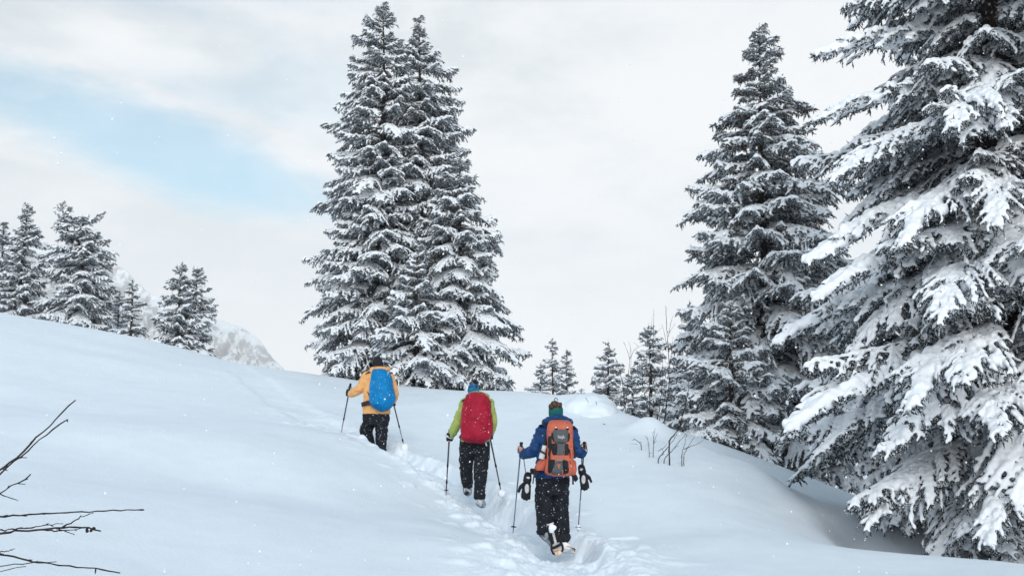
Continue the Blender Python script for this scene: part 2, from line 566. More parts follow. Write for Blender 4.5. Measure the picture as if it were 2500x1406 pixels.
# ------------------------------------------------------------------ far mountain
def make_mountain():
    Y0 = 1250.0
    sky = [(-500, 560), (-200, 590), (60, 610), (180, 628), (262, 655), (285, 660), (305, 672), (322, 690), (345, 712), (372, 728), (400, 748), (440, 764), (500, 778), (530, 787),
           (560, 797), (592, 806), (612, 817), (634, 838), (652, 864), (672, 886), (696, 908), (740, 950), (800, 1000), (900, 1030), (1100, 1045)]
    us = np.linspace(-500, 1100, 420)
    vs_ = np.interp(us, [s[0] for s in sky], [s[1] for s in sky])
    q = np.stack([us * 0.05, us * 0, us * 0], 1)
    vs_ = vs_ + 7.0 * fbm(q, 4, 0.6, 71) * sstep(1000, 600, us)
    rows = 150
    V = []
    for k in range(rows):
        s = k / (rows - 1)
        # slope comes towards the camera from the crest, with ribs and gullies
        Y = Y0 - 420 * s
        zc = (1050 - vs_) / FPX * Y0 * 1.02 + CAMZ
        x = (us - 1250) / FPX * Y0 * (1 - 0.10 * s)
        prof = zc * (1 - s) ** 1.25 - 14 * s
        pts = np.stack([us * 0.030 + s * 1.2, np.full_like(us, s * 3.0), 0 * us], 1)
        ribs = (1 - np.abs(fbm(pts, 5, 0.55, 81))) - 0.7
        pts2 = np.stack([us * 0.11, np.full_like(us, s * 5.0), 0 * us + 4], 1)
        amp = min(1.0, s * 8)
        dyy = -70 * ribs * amp - 30 * fbm(pts2, 4, 0.6, 91) * amp
        dzz = 20 * ribs * amp * (1 - s) + 14 * fbm(pts2, 4, 0.62, 95) * amp
        V.append(np.stack([x, Y + dyy, prof + dzz], 1))
    # back side
    V.insert(0, np.stack([(us - 1250) / FPX * Y0, np.full_like(us, Y0 + 250), np.full_like(us, -14.0)], 1))
    V = np.concatenate(V)
    nr, nc = rows + 1, len(us)
    i = (np.arange(nr - 1)[:, None] * nc + np.arange(nc - 1)[None]).ravel()
    F = np.stack([i, i + nc, i + nc + 1, i + 1], 1)
    m = bpy.data.materials.new('snowy_rock')
    m.use_nodes = True
    N, L = m.node_tree.nodes, m.node_tree.links
    b = N['Principled BSDF']
    b.inputs['Roughness'].default_value = 0.9
    b.inputs['Specular IOR Level'].default_value = 0.1
    tc = N.new('ShaderNodeTexCoord')
    mp = N.new('ShaderNodeMapping')
    mp.inputs['Scale'].default_value = (0.060, 0.03, 0.022)
    L.new(tc.outputs['Object'], mp.inputs['Vector'])
    n = N.new('ShaderNodeTexNoise')
    n.inputs['Scale'].default_value = 1.0
    n.inputs['Detail'].default_value = 9
    n.inputs['Roughness'].default_value = 0.68
    L.new(mp.outputs[0], n.inputs['Vector'])
    geo = N.new('ShaderNodeNewGeometry')
    sp = N.new('ShaderNodeSeparateXYZ')
    L.new(geo.outputs['Normal'], sp.inputs[0])
    ad = N.new('ShaderNodeMath')
    ad.operation = 'MULTIPLY_ADD'
    L.new(sp.outputs['Z'], ad.inputs[0])
    ad.inputs[1].default_value = 0.40
    L.new(n.outputs['Fac'], ad.inputs[2])
    mr = N.new('ShaderNodeMapRange')
    mr.inputs['From Min'].default_value = 0.70
    mr.inputs['From Max'].default_value = 0.84
    L.new(ad.outputs[0], mr.inputs['Value'])
    mx = N.new('ShaderNodeMix')
    mx.data_type = 'RGBA'
    L.new(mr.outputs[0], mx.inputs['Factor'])
    ii = [x for x in mx.inputs if x.type == 'RGBA']
    ii[0].default_value = (0.52, 0.50, 0.48, 1)
    ii[1].default_value = (0.93, 0.93, 0.93, 1)
    L.new([o for o in mx.outputs if o.type == 'RGBA'][0], b.inputs['Base Color'])
    o = link_mesh('mountain', np_mesh('mountain', V, F), m)
    tag(o, kind='structure')


make_mountain()


def make_haze():
    bm = bmesh.new()
    bmesh.ops.create_cube(bm, size=1.0)
    me = bpy.data.meshes.new('haze')
    bm.to_mesh(me)
    bm.free()
    m = bpy.data.materials.new('haze')
    m.use_nodes = True
    N, L = m.node_tree.nodes, m.node_tree.links
    N.remove(N['Principled BSDF'])
    v = N.new('ShaderNodeVolumePrincipled')
    v.inputs['Color'].default_value = (0.96, 0.97, 1.0, 1)
    v.inputs['Density'].default_value = HAZE
    v.inputs['Anisotropy'].default_value = 0.2
    L.new(v.outputs[0], N['Material Output'].inputs['Volume'])
    o = link_mesh('haze', me, m, smooth=False)
    zlo, zhi = -45.0, 300.0
    o.scale = (5400, 2300, zhi - zlo)
    o.location = (0, 750, (zlo + zhi) / 2)
    tag(o, kind='stuff')


HAZE = 0.00026
make_haze()
# ------------------------------------------------------------------ spruce boughs
_bm = bmesh.new()
bmesh.ops.create_icosphere(_bm, subdivisions=2, radius=1.0)
ICO_V = np.array([v.co[:] for v in _bm.verts])
ICO_F = np.array([[v.index for v in f.verts] for f in _bm.faces])
_bm.free()
_bm = bmesh.new()
bmesh.ops.create_icosphere(_bm, subdivisions=1, radius=1.0)
ICO1_V = np.array([v.co[:] for v in _bm.verts])
ICO1_F = np.array([[v.index for v in f.verts] for f in _bm.faces])
_bm.free()


def frames(D, r):
    D = D / np.maximum(np.linalg.norm(D, axis=1, keepdims=True), 1e-9)
    A = r.normal(size=D.shape)
    n1 = np.cross(D, A)
    n1 /= np.maximum(np.linalg.norm(n1, axis=1, keepdims=True), 1e-9)
    return D, n1, np.cross(D, n1)


def spindles(Pa, Pb, R, r, tufts=4):
    """needle-clad shoots from Pa to Pb: a thin 3-sided spindle and a few needle tufts each"""
    n = len(Pa)
    D, n1, n2 = frames(Pb - Pa, r)
    Lg = np.linalg.norm(Pb - Pa, axis=1, keepdims=True)
    V = [Pa]
    t = 0.58
    mid = Pa + (Pb - Pa) * t
    ph = r.uniform(0, 6.28, n)
    for k in range(3):
        a = ph + k * 2.094
        V.append(mid + (np.cos(a)[:, None] * n1 + np.sin(a)[:, None] * n2) * R[:, None] * 0.9)
    V.append(Pb)
    nv = 5
    faces = [[0, 1, 2], [0, 2, 3], [0, 3, 1], [4, 2, 1], [4, 3, 2], [4, 1, 3]]
    for k in range(tufts):
        tt = (k + r.uniform(0.1, 0.9, n)) / tufts
        a = r.uniform(0, 6.28, n)
        rad = np.cos(a)[:, None] * n1 + np.sin(a)[:, None] * n2
        tan = -np.sin(a)[:, None] * n1 + np.cos(a)[:, None] * n2
        b = Pa + (Pb - Pa) * tt[:, None]
        w = R[:, None] * 0.55
        tip = b + rad * R[:, None] * r.uniform(1.2, 2.0, n)[:, None] + D * R[:, None] * 1.5
        V += [b + tan * w, b - tan * w, tip]
        faces.append([nv, nv + 1, nv + 2])
        nv += 3
    VV = np.stack(V, 1).reshape(-1, 3)
    F = (np.array(faces)[None] + (np.arange(n) * nv)[:, None, None]).reshape(-1, 3)
    return VV, F


def tube_np(pts, radii, sides=5, cap=True):
    pts = np.asarray(pts, dtype=float)
    n = len(pts)
    T = np.gradient(pts, axis=0)
    T /= np.maximum(np.linalg.norm(T, axis=1, keepdims=True), 1e-9)
    ref = np.array([0.0, 0, 1]) if abs(T[0, 2]) < 0.8 else np.array([1.0, 0, 0])
    V, F = [], []
    a = np.arange(sides) * 2 * math.pi / sides
    n1 = np.cross(T[0], ref)
    for i in range(n):
        n1 = n1 - T[i] * (n1 @ T[i])
        n1 /= max(np.linalg.norm(n1), 1e-9)
        n2 = np.cross(T[i], n1)
        V.append(pts[i] + radii[i] * (np.cos(a)[:, None] * n1 + np.sin(a)[:, None] * n2))
    V = np.concatenate(V)
    for i in range(n - 1):
        for k in range(sides):
            k2 = (k + 1) % sides
            F.append([i * sides + k, i * sides + k2, (i + 1) * sides + k2, (i + 1) * sides + k])
    if cap:
        F.append(list(range(sides))[::-1])
        F.append([(n - 1) * sides + k for k in range(sides)])
    return V, F


def ellipsoids(C, A, Rs, Ru, low=False):
    """ellipsoids at C with half axis vectors A, side radii Rs and upward radii Ru"""
    n = len(C)
    D = A / np.maximum(np.linalg.norm(A, axis=1, keepdims=True), 1e-9)
    side = np.cross(D, np.array([0.0, 0, 1])[None])
    bad = np.linalg.norm(side, axis=1) < 1e-3
    side[bad] = [0, 1, 0]
    side /= np.linalg.norm(side, axis=1, keepdims=True)
    up = np.cross(side, D)
    IV, IF = (ICO1_V, ICO1_F) if low else (ICO_V, ICO_F)
    V = C[:, None] + IV[None, :, 0:1] * A[:, None] + IV[None, :, 1:2] * (side * Rs[:, None])[:, None] + IV[None, :, 2:3] * (up * Ru[:, None])[:, None]
    F = IF[None] + (np.arange(n) * len(IV))[:, None, None]
    return V.reshape(-1, 3), F.reshape(-1, 3)


def fused(V, F, voxel, smooth=3, factor=0.5):
    """one smooth skin over many overlapping closed shapes"""
    me = np_mesh('tmp', V, F)
    o = bpy.data.objects.new('tmp', me)
    COL.objects.link(o)
    m = o.modifiers.new('r', 'REMESH')
    m.mode = 'VOXEL'
    m.voxel_size = voxel
    if smooth:
        s = o.modifiers.new('s', 'SMOOTH')
        s.iterations = smooth
        s.factor = factor
    dg = bpy.context.evaluated_depsgraph_get()
    ev = o.evaluated_get(dg)
    m2 = ev.to_mesh()
    n = len(m2.vertices)
    vv = np.empty(n * 3, dtype=np.float32)
    m2.vertices.foreach_get('co', vv)
    nl = len(m2.loops)
    li = np.empty(nl, dtype=np.int32)
    m2.loops.foreach_get('vertex_index', li)
    npoly = len(m2.polygons)
    ev.to_mesh_clear()
    bpy.data.objects.remove(o)
    bpy.data.meshes.remove(me)
    assert nl == npoly * 4
    return vv.reshape(-1, 3).astype(float), li.reshape(-1, 4)


def make_bough(L, W, seed, start=0.12, droop=0.22, upturn=0.12, cover=0.65, pillow=0.0, cones=0, hang=0.5, voxel=0.018, bare=0.18, step=0.075, lift=0.0, g=1.4):
    r = np.random.default_rng(seed)
    ns = 24
    s = np.linspace(0, 1, ns)
    wig = 0.04 * L * np.stack([0 * s, np.sin(s * 4.1 + r.uniform(0, 6)), 0.5 * np.sin(s * 5 + r.uniform(0, 6))], 1) * s[:, None]
    ax = np.stack([s * L, 0 * s, L * (start * s - (droop + start * 0.6) * s ** 2 + upturn * np.maximum(0, s - 0.5) ** 2 * 2)], 1) + wig
    ax[:, 2] += lift * s * L

    def axis(t):
        return np.stack([np.interp(t, s, ax[:, k]) for k in range(3)], -1)
    Va, Fa = tube_np(ax, 0.004 + 0.014 * L / 2.5 * (1 - s) ** 0.8 + 0.003 * L, 5)
    parts = [(Va, Fa, 0)]
    # side branches
    n2 = max(4, int(L * (1 - bare) / step))
    Pa, Pb, Rr = [], [], []
    SA, SB, SR = [], [], []          # snow caps
    hn = r.uniform(0, 100)
    for k in range(n2):
        t = bare + (1 - bare) * (k + r.uniform(0.0, 0.9)) / n2
        t = min(t, 0.985)
        for sd in (-1, 1):
            if r.uniform() < 0.10:
                continue
            u = (t - bare) / (1 - bare)
            l2 = W * (0.35 + 0.65 * sstep(0, 0.30, u)) * (1 - 0.80 * sstep(0.35, 1.0, u)) * r.uniform(0.6, 1.15)
            l2 = max(l2, 0.10)
            o = axis(t)
            ang = math.radians(r.uniform(42, 66) * (1 - 0.35 * u))
            d = np.array([math.cos(ang), sd * math.sin(ang), r.uniform(-0.28, 0.12)])
            m = max(2, int(l2 / (0.055 * g)))
            q = np.linspace(0, 1, m + 1)
            path = o + q[:, None] * d * l2
            path[:, 2] -= (0.25 + 0.35 * hang) * l2 * q ** 2
            path[:, 0] += 0.10 * l2 * q ** 2
            if l2 > 0.25:
                V3, F3 = tube_np(path, 0.005 * (1 - 0.7 * q), 3, False)
                parts.append((V3, F3, 0))
            # is this side branch loaded with snow?
            load = vnoise(np.array([[t * L * 2.2 + hn, sd * 1.7, 0.5]]), 3)[0] * 0.5 + 0.5
            for j in range(m):
                a, b = path[j], path[j + 1]
                Pa.append(a)
                Pb.append(b + (b - a) * 0.5)
                Rr.append(0.017)
                if r.uniform() < cover * (0.6 + 0.8 * load):
                    SA.append(a)
                    SB.append(b)
                    SR.append(r.uniform(0.017, 0.029) * (0.5 + 0.5 * g) * (0.8 + 0.6 * load) * (1 + 0.8 * pillow * (j < m * 0.6)))
                # shoots left and right of the side branch, drooping
                for s3 in (-1, 1):
                    if r.uniform() < 0.14:
                        continue
                    qq = (j + r.uniform(0.2, 0.9)) / m
                    l3 = r.uniform(0.07, 0.135) * g * (1 - 0.35 * qq)
                    base = path[j] + (path[j + 1] - path[j]) * r.uniform(0, 1)
                    dd = (path[j + 1] - path[j])
                    dd = dd / np.linalg.norm(dd)
                    per = np.array([-dd[1], dd[0], 0]) * s3
                    e = dd * r.uniform(0.45, 0.9) + per * r.uniform(0.5, 1.0) + np.array([0, 0, r.uniform(-0.75, 0.0) * (0.5 + hang)])
                    e = e / np.linalg.norm(e)
                    Pa.append(base)
                    Pb.append(base + e * l3)
                    Rr.append(r.uniform(0.015, 0.020) * (0.5 + 0.5 * g))
                    if r.uniform() < cover * (0.45 + 0.8 * load) * (1.0 if e[2] > -0.62 else 0.35):
                        SA.append(base + e * l3 * 0.05)
                        SB.append(base + e * l3 * 0.85)
                        SR.append(r.uniform(0.012, 0.021) * (0.35 + 0.65 * g) * (0.8 + 0.5 * load) * (1 + 0.25 * pillow))
                # hanging shoots
                if r.uniform() < hang:
                    l3 = r.uniform(0.07, 0.17)
                    base = path[j] + (path[j + 1] - path[j]) * r.uniform(0, 1)
                    e = np.array([r.normal() * 0.25, r.normal() * 0.25, -1.0])
                    e /= np.linalg.norm(e)
                    Pa.append(base)
                    Pb.append(base + e * l3)
                    Rr.append(r.uniform(0.014, 0.019))
    # shoots along the outer axis
    for k in range(int(L * 10)):
        t = r.uniform(bare, 1.0)
        o = axis(t)
        e = np.array([0.6, r.normal() * 0.5, r.normal() * 0.4])
        e /= np.linalg.norm(e)
        l3 = r.uniform(0.06, 0.13)
        Pa.append(o)
        Pb.append(o + e * l3)
        Rr.append(0.016)
    for k in range(ns - 1):
        if s[k] > bare * 0.7:
            SA.append(ax[k])
            SB.append(ax[k + 1])
            SR.append(r.uniform(0.022, 0.038) * (1 + 0.9 * pillow))
    Pa, Pb, Rr = np.array(Pa), np.array(Pb), np.array(Rr)
    Vn, Fn = spindles(Pa, Pb, Rr, r)
    parts.append((Vn, Fn, 1))
    # snow lying on the shoots
    SA, SB, SR = np.array(SA), np.array(SB), np.array(SR)
    C = (SA + SB) / 2 + np.array([0, 0, 1.0]) * (SR * 0.55 + 0.006)[:, None]
    Vs, Fs = ellipsoids(C, (SB - SA) / 2 * 1.15 + 0.35 * SR[:, None] * (SB - SA) / np.maximum(np.linalg.norm(SB - SA, axis=1, keepdims=True), 1e-6), SR * 1.05, SR * 0.9, True)
    blobs = [(Vs, Fs)]
    if pillow > 0:
        m = int(L * 13 * pillow)
        tt = 0.30 + 0.68 * r.beta(1.6, 1.0, m)
        u = (tt - bare) / (1 - bare)
        wloc = W * (1 - 0.8 * sstep(0.35, 1.0, u)) * 0.75
        lat = r.normal(size=m) * 0.30 * wloc
        c = axis(tt)
        c[:, 1] += lat
        c[:, 0] += np.abs(lat) * 0.4
        c[:, 2] += 0.03 - 0.55 * np.abs(lat)
        rad = r.uniform(0.05, 0.12, m) * (0.6 + 0.5 * pillow) * (1 - 0.35 * sstep(0.8, 1, tt))
        dirs = np.stack([np.full(m, 1.0), lat * 2.0, -0.30 - 0.4 * np.abs(lat) - 0.5 * (tt - 0.4)], 1)
        dirs /= np.linalg.norm(dirs, axis=1, keepdims=True)
        near = np.sqrt(((c[:, None] - C[None]) ** 2).sum(-1)).min(1)
        keep = near < rad * 0.8
        c, dirs, rad, m = c[keep], dirs[keep], rad[keep], int(keep.sum())
        Vp, Fp = ellipsoids(c, dirs * (rad * r.uniform(1.2, 1.9, m))[:, None], rad, rad * 0.75)
        blobs.append((Vp, Fp))
    off, VV, FF = 0, [], []
    for (v, f) in blobs:
        VV.append(v)
        FF.append(f + off)
        off += len(v)
    Vq, Fq = fused(np.concatenate(VV), np.concatenate(FF), voxel, 2, 0.5)
    if pillow > 0.5:
        Vq = Vq + 0.012 * np.stack([vnoise(Vq * 9, 3), vnoise(Vq * 9, 4), vnoise(Vq * 9, 5)], 1)
    parts.append((Vq, Fq, 2))
    if cones:
        ca, cb = [], []
        for k in range(cones):
            t = r.uniform(0.45, 0.98)
            o = axis(t) + np.array([0, r.normal() * W * 0.25 * (1.1 - t), -0.02])
            e = np.array([r.normal() * 0.15, r.normal() * 0.15, -1])
            ca.append(o)
            cb.append(o + e * r.uniform(0.09, 0.14))
        ca, cb = np.array(ca), np.array(cb)
        Vc, Fc = ellipsoids((ca + cb) / 2, (cb - ca) / 2, np.full(cones, 0.019), np.full(cones, 0.019), True)
        parts.append((Vc, Fc, 3))
    return join_np('bough', parts)


def join_np(name, parts):
    off, V, F, M = 0, [], [], []
    for (v, f, m) in parts:
        V.append(np.asarray(v))
        for face in f:
            F.append(np.asarray(face) + off)
        M += [m] * len(f)
        off += len(v)
    return np_mesh(name, np.concatenate(V), F, M)


BOUGH_MATS = [M_BARK, M_NEEDLE, M_SNOW, M_CONE]
PROTO = {}


def proto(key, n, **kw):
    PROTO[key] = []
    for k in range(n):
        me = make_bough(seed=hash_seed(key) + k * 13, **kw)
        for m in BOUGH_MATS:
            me.materials.append(m)
        me.polygons.foreach_set('use_smooth', np.ones(len(me.polygons), dtype=bool))
        PROTO[key].append((me, kw['L']))


def hash_seed(s):
    return sum((i + 1) * ord(c) for i, c in enumerate(s)) % 9973


proto('long', 5, L=2.7, W=0.80, start=0.10, droop=0.20, upturn=0.22, cover=0.86, pillow=0.18, hang=0.50, step=0.092, g=1.4, voxel=0.016)
proto('heavy', 5, L=2.7, W=0.80, start=0.12, droop=0.34, upturn=0.05, cover=0.96, pillow=0.38, hang=0.40, step=0.092, g=1.45, voxel=0.016)
proto('pillow', 4, L=2.7, W=0.72, start=0.14, droop=0.36, upturn=0.0, cover=0.95, pillow=1.0, hang=0.40, step=0.092, g=1.45, voxel=0.018)
proto('mid', 5, L=1.7, W=0.62, start=0.10, droop=0.18, upturn=0.22, cover=0.86, pillow=0.16, hang=0.5, step=0.085, g=1.35, voxel=0.016)
proto('midheavy', 4, L=1.7, W=0.62, start=0.12, droop=0.34, upturn=0.05, cover=0.95, pillow=0.45, hang=0.45, step=0.085, g=1.4, voxel=0.016)
proto('short', 5, L=0.95, W=0.42, start=0.12, droop=0.10, upturn=0.25, cover=0.82, pillow=0.15, hang=0.35, g=1.35)
proto('conebough', 3, L=0.95, W=0.40, start=0.10, droop=0.22, upturn=0.10, cover=0.76, pillow=0.1, hang=0.3, cones=9, g=1.35)
proto('conemid', 2, L=1.7, W=0.58, start=0.10, droop=0.22, upturn=0.15, cover=0.85, pillow=0.3, hang=0.4, cones=12, step=0.085, g=1.35, voxel=0.016)
proto('tiny', 4, L=0.48, W=0.22, start=0.25, droop=0.05, upturn=0.15, cover=0.74, pillow=0.0, hang=0.2, bare=0.08, step=0.06, g=1.15)

NB = [0]


def place_bough(parent, key, loc, az, length, pitch=0.0, roll=0.0, r=random, width=1.0):
    me, L = r.choice(PROTO[key])
    o = bpy.data.objects.new('bough', me)
    COL.objects.link(o)
    o.parent = parent
    o.location = loc
    o.rotation_euler = Euler((roll, -pitch, az), 'XYZ')
    k = length / L
    flip = -1 if r.random() < 0.5 else 1
    o.scale = (k, flip * width * (0.5 + 0.5 * k), 0.5 + 0.5 * k)
    NB[0] += 1
    return o


def spruce(u0, v_tip, v_base, Y, profile, label, seed, spacing=0.30, heavy=0.2, trunk_r=None, density=1.0, cone_top=False, group='snow covered spruce trees', lean=0.0,
           bare_gap=None, top_cut=None, dark=False, crown_from=None, droop_low=0.30, sag=0.06):
    """a spruce whose crown reaches the photo columns listed in profile: (v, left u, right u)"""
    r = random.Random(seed)
    nr = np.random.default_rng(seed)
    tip = P(u0, v_tip, Y)
    base = P(u0, v_base, Y)
    zb = gz(base.x, base.y) - 0.15
    root = empty('spruce_tree', (base.x, base.y, zb), label, 'spruce tree', group)
    H = tip.z - zb
    px = Y / FPX
    zz = [P(u0, p[0], Y).z - zb for p in profile][::-1]
    rl = [max(0.05, (u0 - p[1]) * px * 1.09) for p in profile][::-1]
    rr = [max(0.05, (p[2] - u0) * px * 1.09) for p in profile][::-1]
    tr = trunk_r or 0.010 * H + 0.03
    # trunk
    k = 26
    h = np.linspace(0, 1, k)
    wob = 0.02 * H * np.stack([np.sin(h * 5 + seed) * h, np.cos(h * 4 + seed) * h, 0 * h], 1) * 0.35
    tp = np.stack([lean * h * H, 0 * h, h * H * (top_cut or 1.0)], 1) + wob
    rad = tr * (1 - h) ** 0.85 + 0.008
    rad[0] *= 1.25
    V, F = tube_np(tp, rad, 10)
    link_mesh('trunk', np_mesh('trunk', V, F), M_BARK, root)

    def trunk_at(z):
        t = np.clip(z / (H * (top_cut or 1.0)), 0, 1)
        return Vector([float(np.interp(t, h, tp[:, i])) for i in range(3)])
    # crown: the leader and the thin inner twigs; the boughs hang on it
    Pa, Pb, R = [], [], []
    for j in range(int(28)):
        z = H - 0.02 - 0.6 * (j / 28) ** 1.2
        o = np.array(trunk_at(z))
        a = r.uniform(0, 6.28)
        e = np.array([math.cos(a), math.sin(a), r.uniform(0.4, 1.4)])
        Pa.append(o)
        Pb.append(o + e / np.linalg.norm(e) * r.uniform(0.05, 0.10 + 0.12 * j / 28))
        R.append(0.018)
    Pa.append(np.array(trunk_at(H - 0.1)))
    Pb.append(np.array(trunk_at(H)) + np.array([0, 0, 0.12]))
    R.append(0.02)
    for j in range(int(H * 26)):
        z = r.uniform(0.05, 0.93) * H
        o = np.array(trunk_at(z))
        a = r.uniform(0, 6.28)
        rmax = 0.40 * min(np.interp(z, zz, rl), np.interp(z, zz, rr))
        e = np.array([math.cos(a), math.sin(a), r.uniform(-0.7, 0.2)])
        Pa.append(o + e * r.uniform(0, 0.4) * rmax)
        Pb.append(o + e * rmax * r.uniform(0.5, 1.0))
        R.append(0.014)
    V, F = spindles(np.array(Pa), np.array(Pb), np.array(R), nr, 5)
    crown = link_mesh('crown', np_mesh('crown', V, F), M_NEEDLE, root)
    # whorls of boughs
    z = (crown_from or 0.0) + spacing * 0.5
    ang = r.uniform(0, 6.28)
    ztop = H * (top_cut or 1.0)
    while z < ztop - 0.05:
        t = z / H
        wl, wr = float(np.interp(z, zz, rl)), float(np.interp(z, zz, rr))
        rm = (wl + wr) / 2
        nb = int(round(density * max(3.2, min(9.5, 3.0 + 2.1 * rm)) + r.uniform(-0.6, 0.6)))
        for j in range(nb):
            ang += 2 * math.pi / nb
            a = ang + r.uniform(-0.35, 0.35)
            ca = math.cos(a)
            rad_here = wr * max(ca, 0) ** 2 + wl * max(-ca, 0) ** 2 + (1 - ca * ca) * rm
            ln = rad_here * r.choice((0.66, 0.82, 0.95, 1.04, 1.12)) * r.uniform(0.94, 1.06)
            if ln < 0.10:
                continue
            if bare_gap and bare_gap(z, a):
                continue
            zoff = r.uniform(-0.8, 0.8) * spacing
            # young boughs at the top rise, old ones low down hang
            pitch = 0.50 * max(0.0, (t - 0.80) / 0.2) - droop_low * max(0.0, 0.45 - t) / 0.45 + r.uniform(-0.12, 0.12) + 0.04 - sag * min(1.0, ln / 1.2)
            ln = max(ln, 0.2)
            hv = r.random() < heavy
            if ln > 2.15:
                key = 'heavy' if hv else 'long'
            elif ln > 1.25:
                key = 'midheavy' if hv else ('conemid' if cone_top and r.random() < 0.25 else 'mid')
            elif ln > 0.65:
                key = 'conebough' if cone_top and t > 0.55 and r.random() < 0.6 else 'short'
            else:
                key = 'conebough' if cone_top and t > 0.75 and ln > 0.45 and r.random() < 0.5 else 'tiny'
            lift = -math.tan(pitch) * 0
            zc = z + zoff + 0.12 * ln + lift - math.sin(min(pitch, 0)) * ln * 0.5
            if zc > ztop - 0.03:
                zc = ztop - 0.03
            o = trunk_at(zc)
            place_bough(crown, key, o, a, ln, pitch, r.uniform(-0.2, 0.2), r, width=r.uniform(0.85, 1.15))
        z += spacing * (0.45 + 0.55 * min(1.0, rm / 0.9)) * r.uniform(0.8, 1.2)
    return root, crown, H, trunk_at


# centre group
spruce(920, 18, 985, 31, [(18, 915, 925), (75, 872, 945), (150, 846, 985), (200, 838, 985), (320, 792, 1000), (380, 806, 1010), (460, 776, 1020), (560, 790, 1020), (640, 755, 1020), (690, 745, 1030), (750, 760, 1030),
       (850, 765, 1030), (915, 726, 1040), (985, 760, 1040)],
       'tallest snowy spruce, standing behind the hiker in the apricot jacket', 11, heavy=0.15, density=1.2, sag=0.12)
spruce(1018, 50, 985, 31.8, [(50, 1012, 1024), (130, 988, 1050), (180, 970, 1100), (280, 940, 1124), (350, 930, 1120), (430, 920, 1130), (500, 910, 1150), (600, 910, 1180), (690, 910, 1185), (800, 900, 1200), (930, 900, 1215), (985, 900, 1215)],
       'slender topped snowy spruce joined to the right side of the tallest spruce', 12, heavy=0.18, density=1.2, sag=0.12)
spruce(1122, 378, 985, 30.6, [(378, 1116, 1128), (430, 1080, 1152), (500, 1040, 1175), (560, 1030, 1208), (600, 1020, 1222), (650, 1010, 1208), (690, 1010, 1216), (740, 1000, 1246), (800, 985, 1244), (870, 975, 1280), (930, 975, 1290), (985, 985, 1275)],
       'lower snowy spruce at the right edge of the central spruce clump', 13, heavy=0.25, density=1.2, sag=0.14)
spruce(1015, 600, 985, 29.2, [(600, 1008, 1022), (700, 960, 1070), (800, 920, 1110), (880, 900, 1140), (985, 880, 1160)],
       'bushy young spruce heavy with snow in front of the central clump', 14, heavy=0.45, spacing=0.26)

# right tall spruce
spruce(1886, 68, 1122, 23.2, [(68, 1880, 1892), (130, 1852, 1940), (150, 1850, 1946), (210, 1836, 1950), (255, 1800, 1998), (290, 1798, 2000), (350, 1772, 2002), (410, 1750, 2010), (450, 1748, 2070), (540, 1722, 2080), (570, 1755, 2100), (620, 1722, 2110), (700, 1698, 2130),
       (760, 1700, 2150), (850, 1695, 2160), (950, 1668, 2170), (1050, 1655, 2180), (1122, 1670, 2180)],
       'tall pointed spruce with brown cones near its top, left of the huge spruce', 21, heavy=0.14, cone_top=True, density=1.2, spacing=0.27, sag=0.09)
spruce(1790, 745, 1085, 21.6, [(745, 1785, 1796), (800, 1745, 1840), (850, 1720, 1860), (950, 1690, 1890), (1085, 1660, 1920)],
       'small full spruce loaded with snow in front of the tall pointed spruce', 22, heavy=0.5, spacing=0.24)
spruce(1690, 742, 1060, 30, [(742, 1687, 1694), (800, 1668, 1710), (870, 1655, 1730), (950, 1642, 1740), (1060, 1630, 1760)],
       'narrow spruce half hidden behind the left side of the tall pointed spruce', 23, heavy=0.1)

# huge spruce at the right edge
BIG = spruce(2490, -560, 1300, 15.6, [(-560, 2485, 2496), (-350, 2330, 2650), (-150, 2200, 2780), (0, 2170, 2850), (60, 2140, 2900), (110, 2240, 2900), (150, 2310, 2900), (190, 2330, 2910), (230, 2230, 2920), (300, 2110, 2950), (380, 2080, 2980), (420, 2200, 2980), (480, 2290, 2980), (540, 2180, 2990), (660, 2040, 3000),
       (760, 2040, 3010), (840, 1990, 3010), (960, 2020, 3020), (1070, 2000, 3020), (1160, 2050, 3000), (1240, 2130, 2960), (1300, 2220, 2900)],
       'huge near spruce with thick snow pillows on its branches, right edge of the scene', 31, heavy=0.5, spacing=0.34, trunk_r=0.27, density=1.15, cone_top=True, sag=0.24)


def aimed_bough(tree, tip, v_attach, key, width=1.0, seed=0):
    root, crown, H, trunk_at = tree
    R = root.location
    o = trunk_at(P(2490, v_attach, 15.6).z - R.z)
    d = tip - (R + o)
    az = math.atan2(d.y, d.x)
    hl = math.hypot(d.x, d.y)
    me, L = PROTO[key][seed % len(PROTO[key])]
    zs = np.array([v.co for v in me.vertices if v.co.x > 0.97 * L])
    native = float(zs[:, 2].mean())            # where the tip of the unscaled bough lies
    ln = math.hypot(hl, d.z)
    pitch = math.atan2(d.z, hl) - math.atan2(native, L)
    b = place_bough(crown, key, o, az, ln, pitch, 0.0, random.Random(seed), width)
    b.data = me
    k = ln / L
    b.scale = (k, width, 0.5 + 0.5 * k)


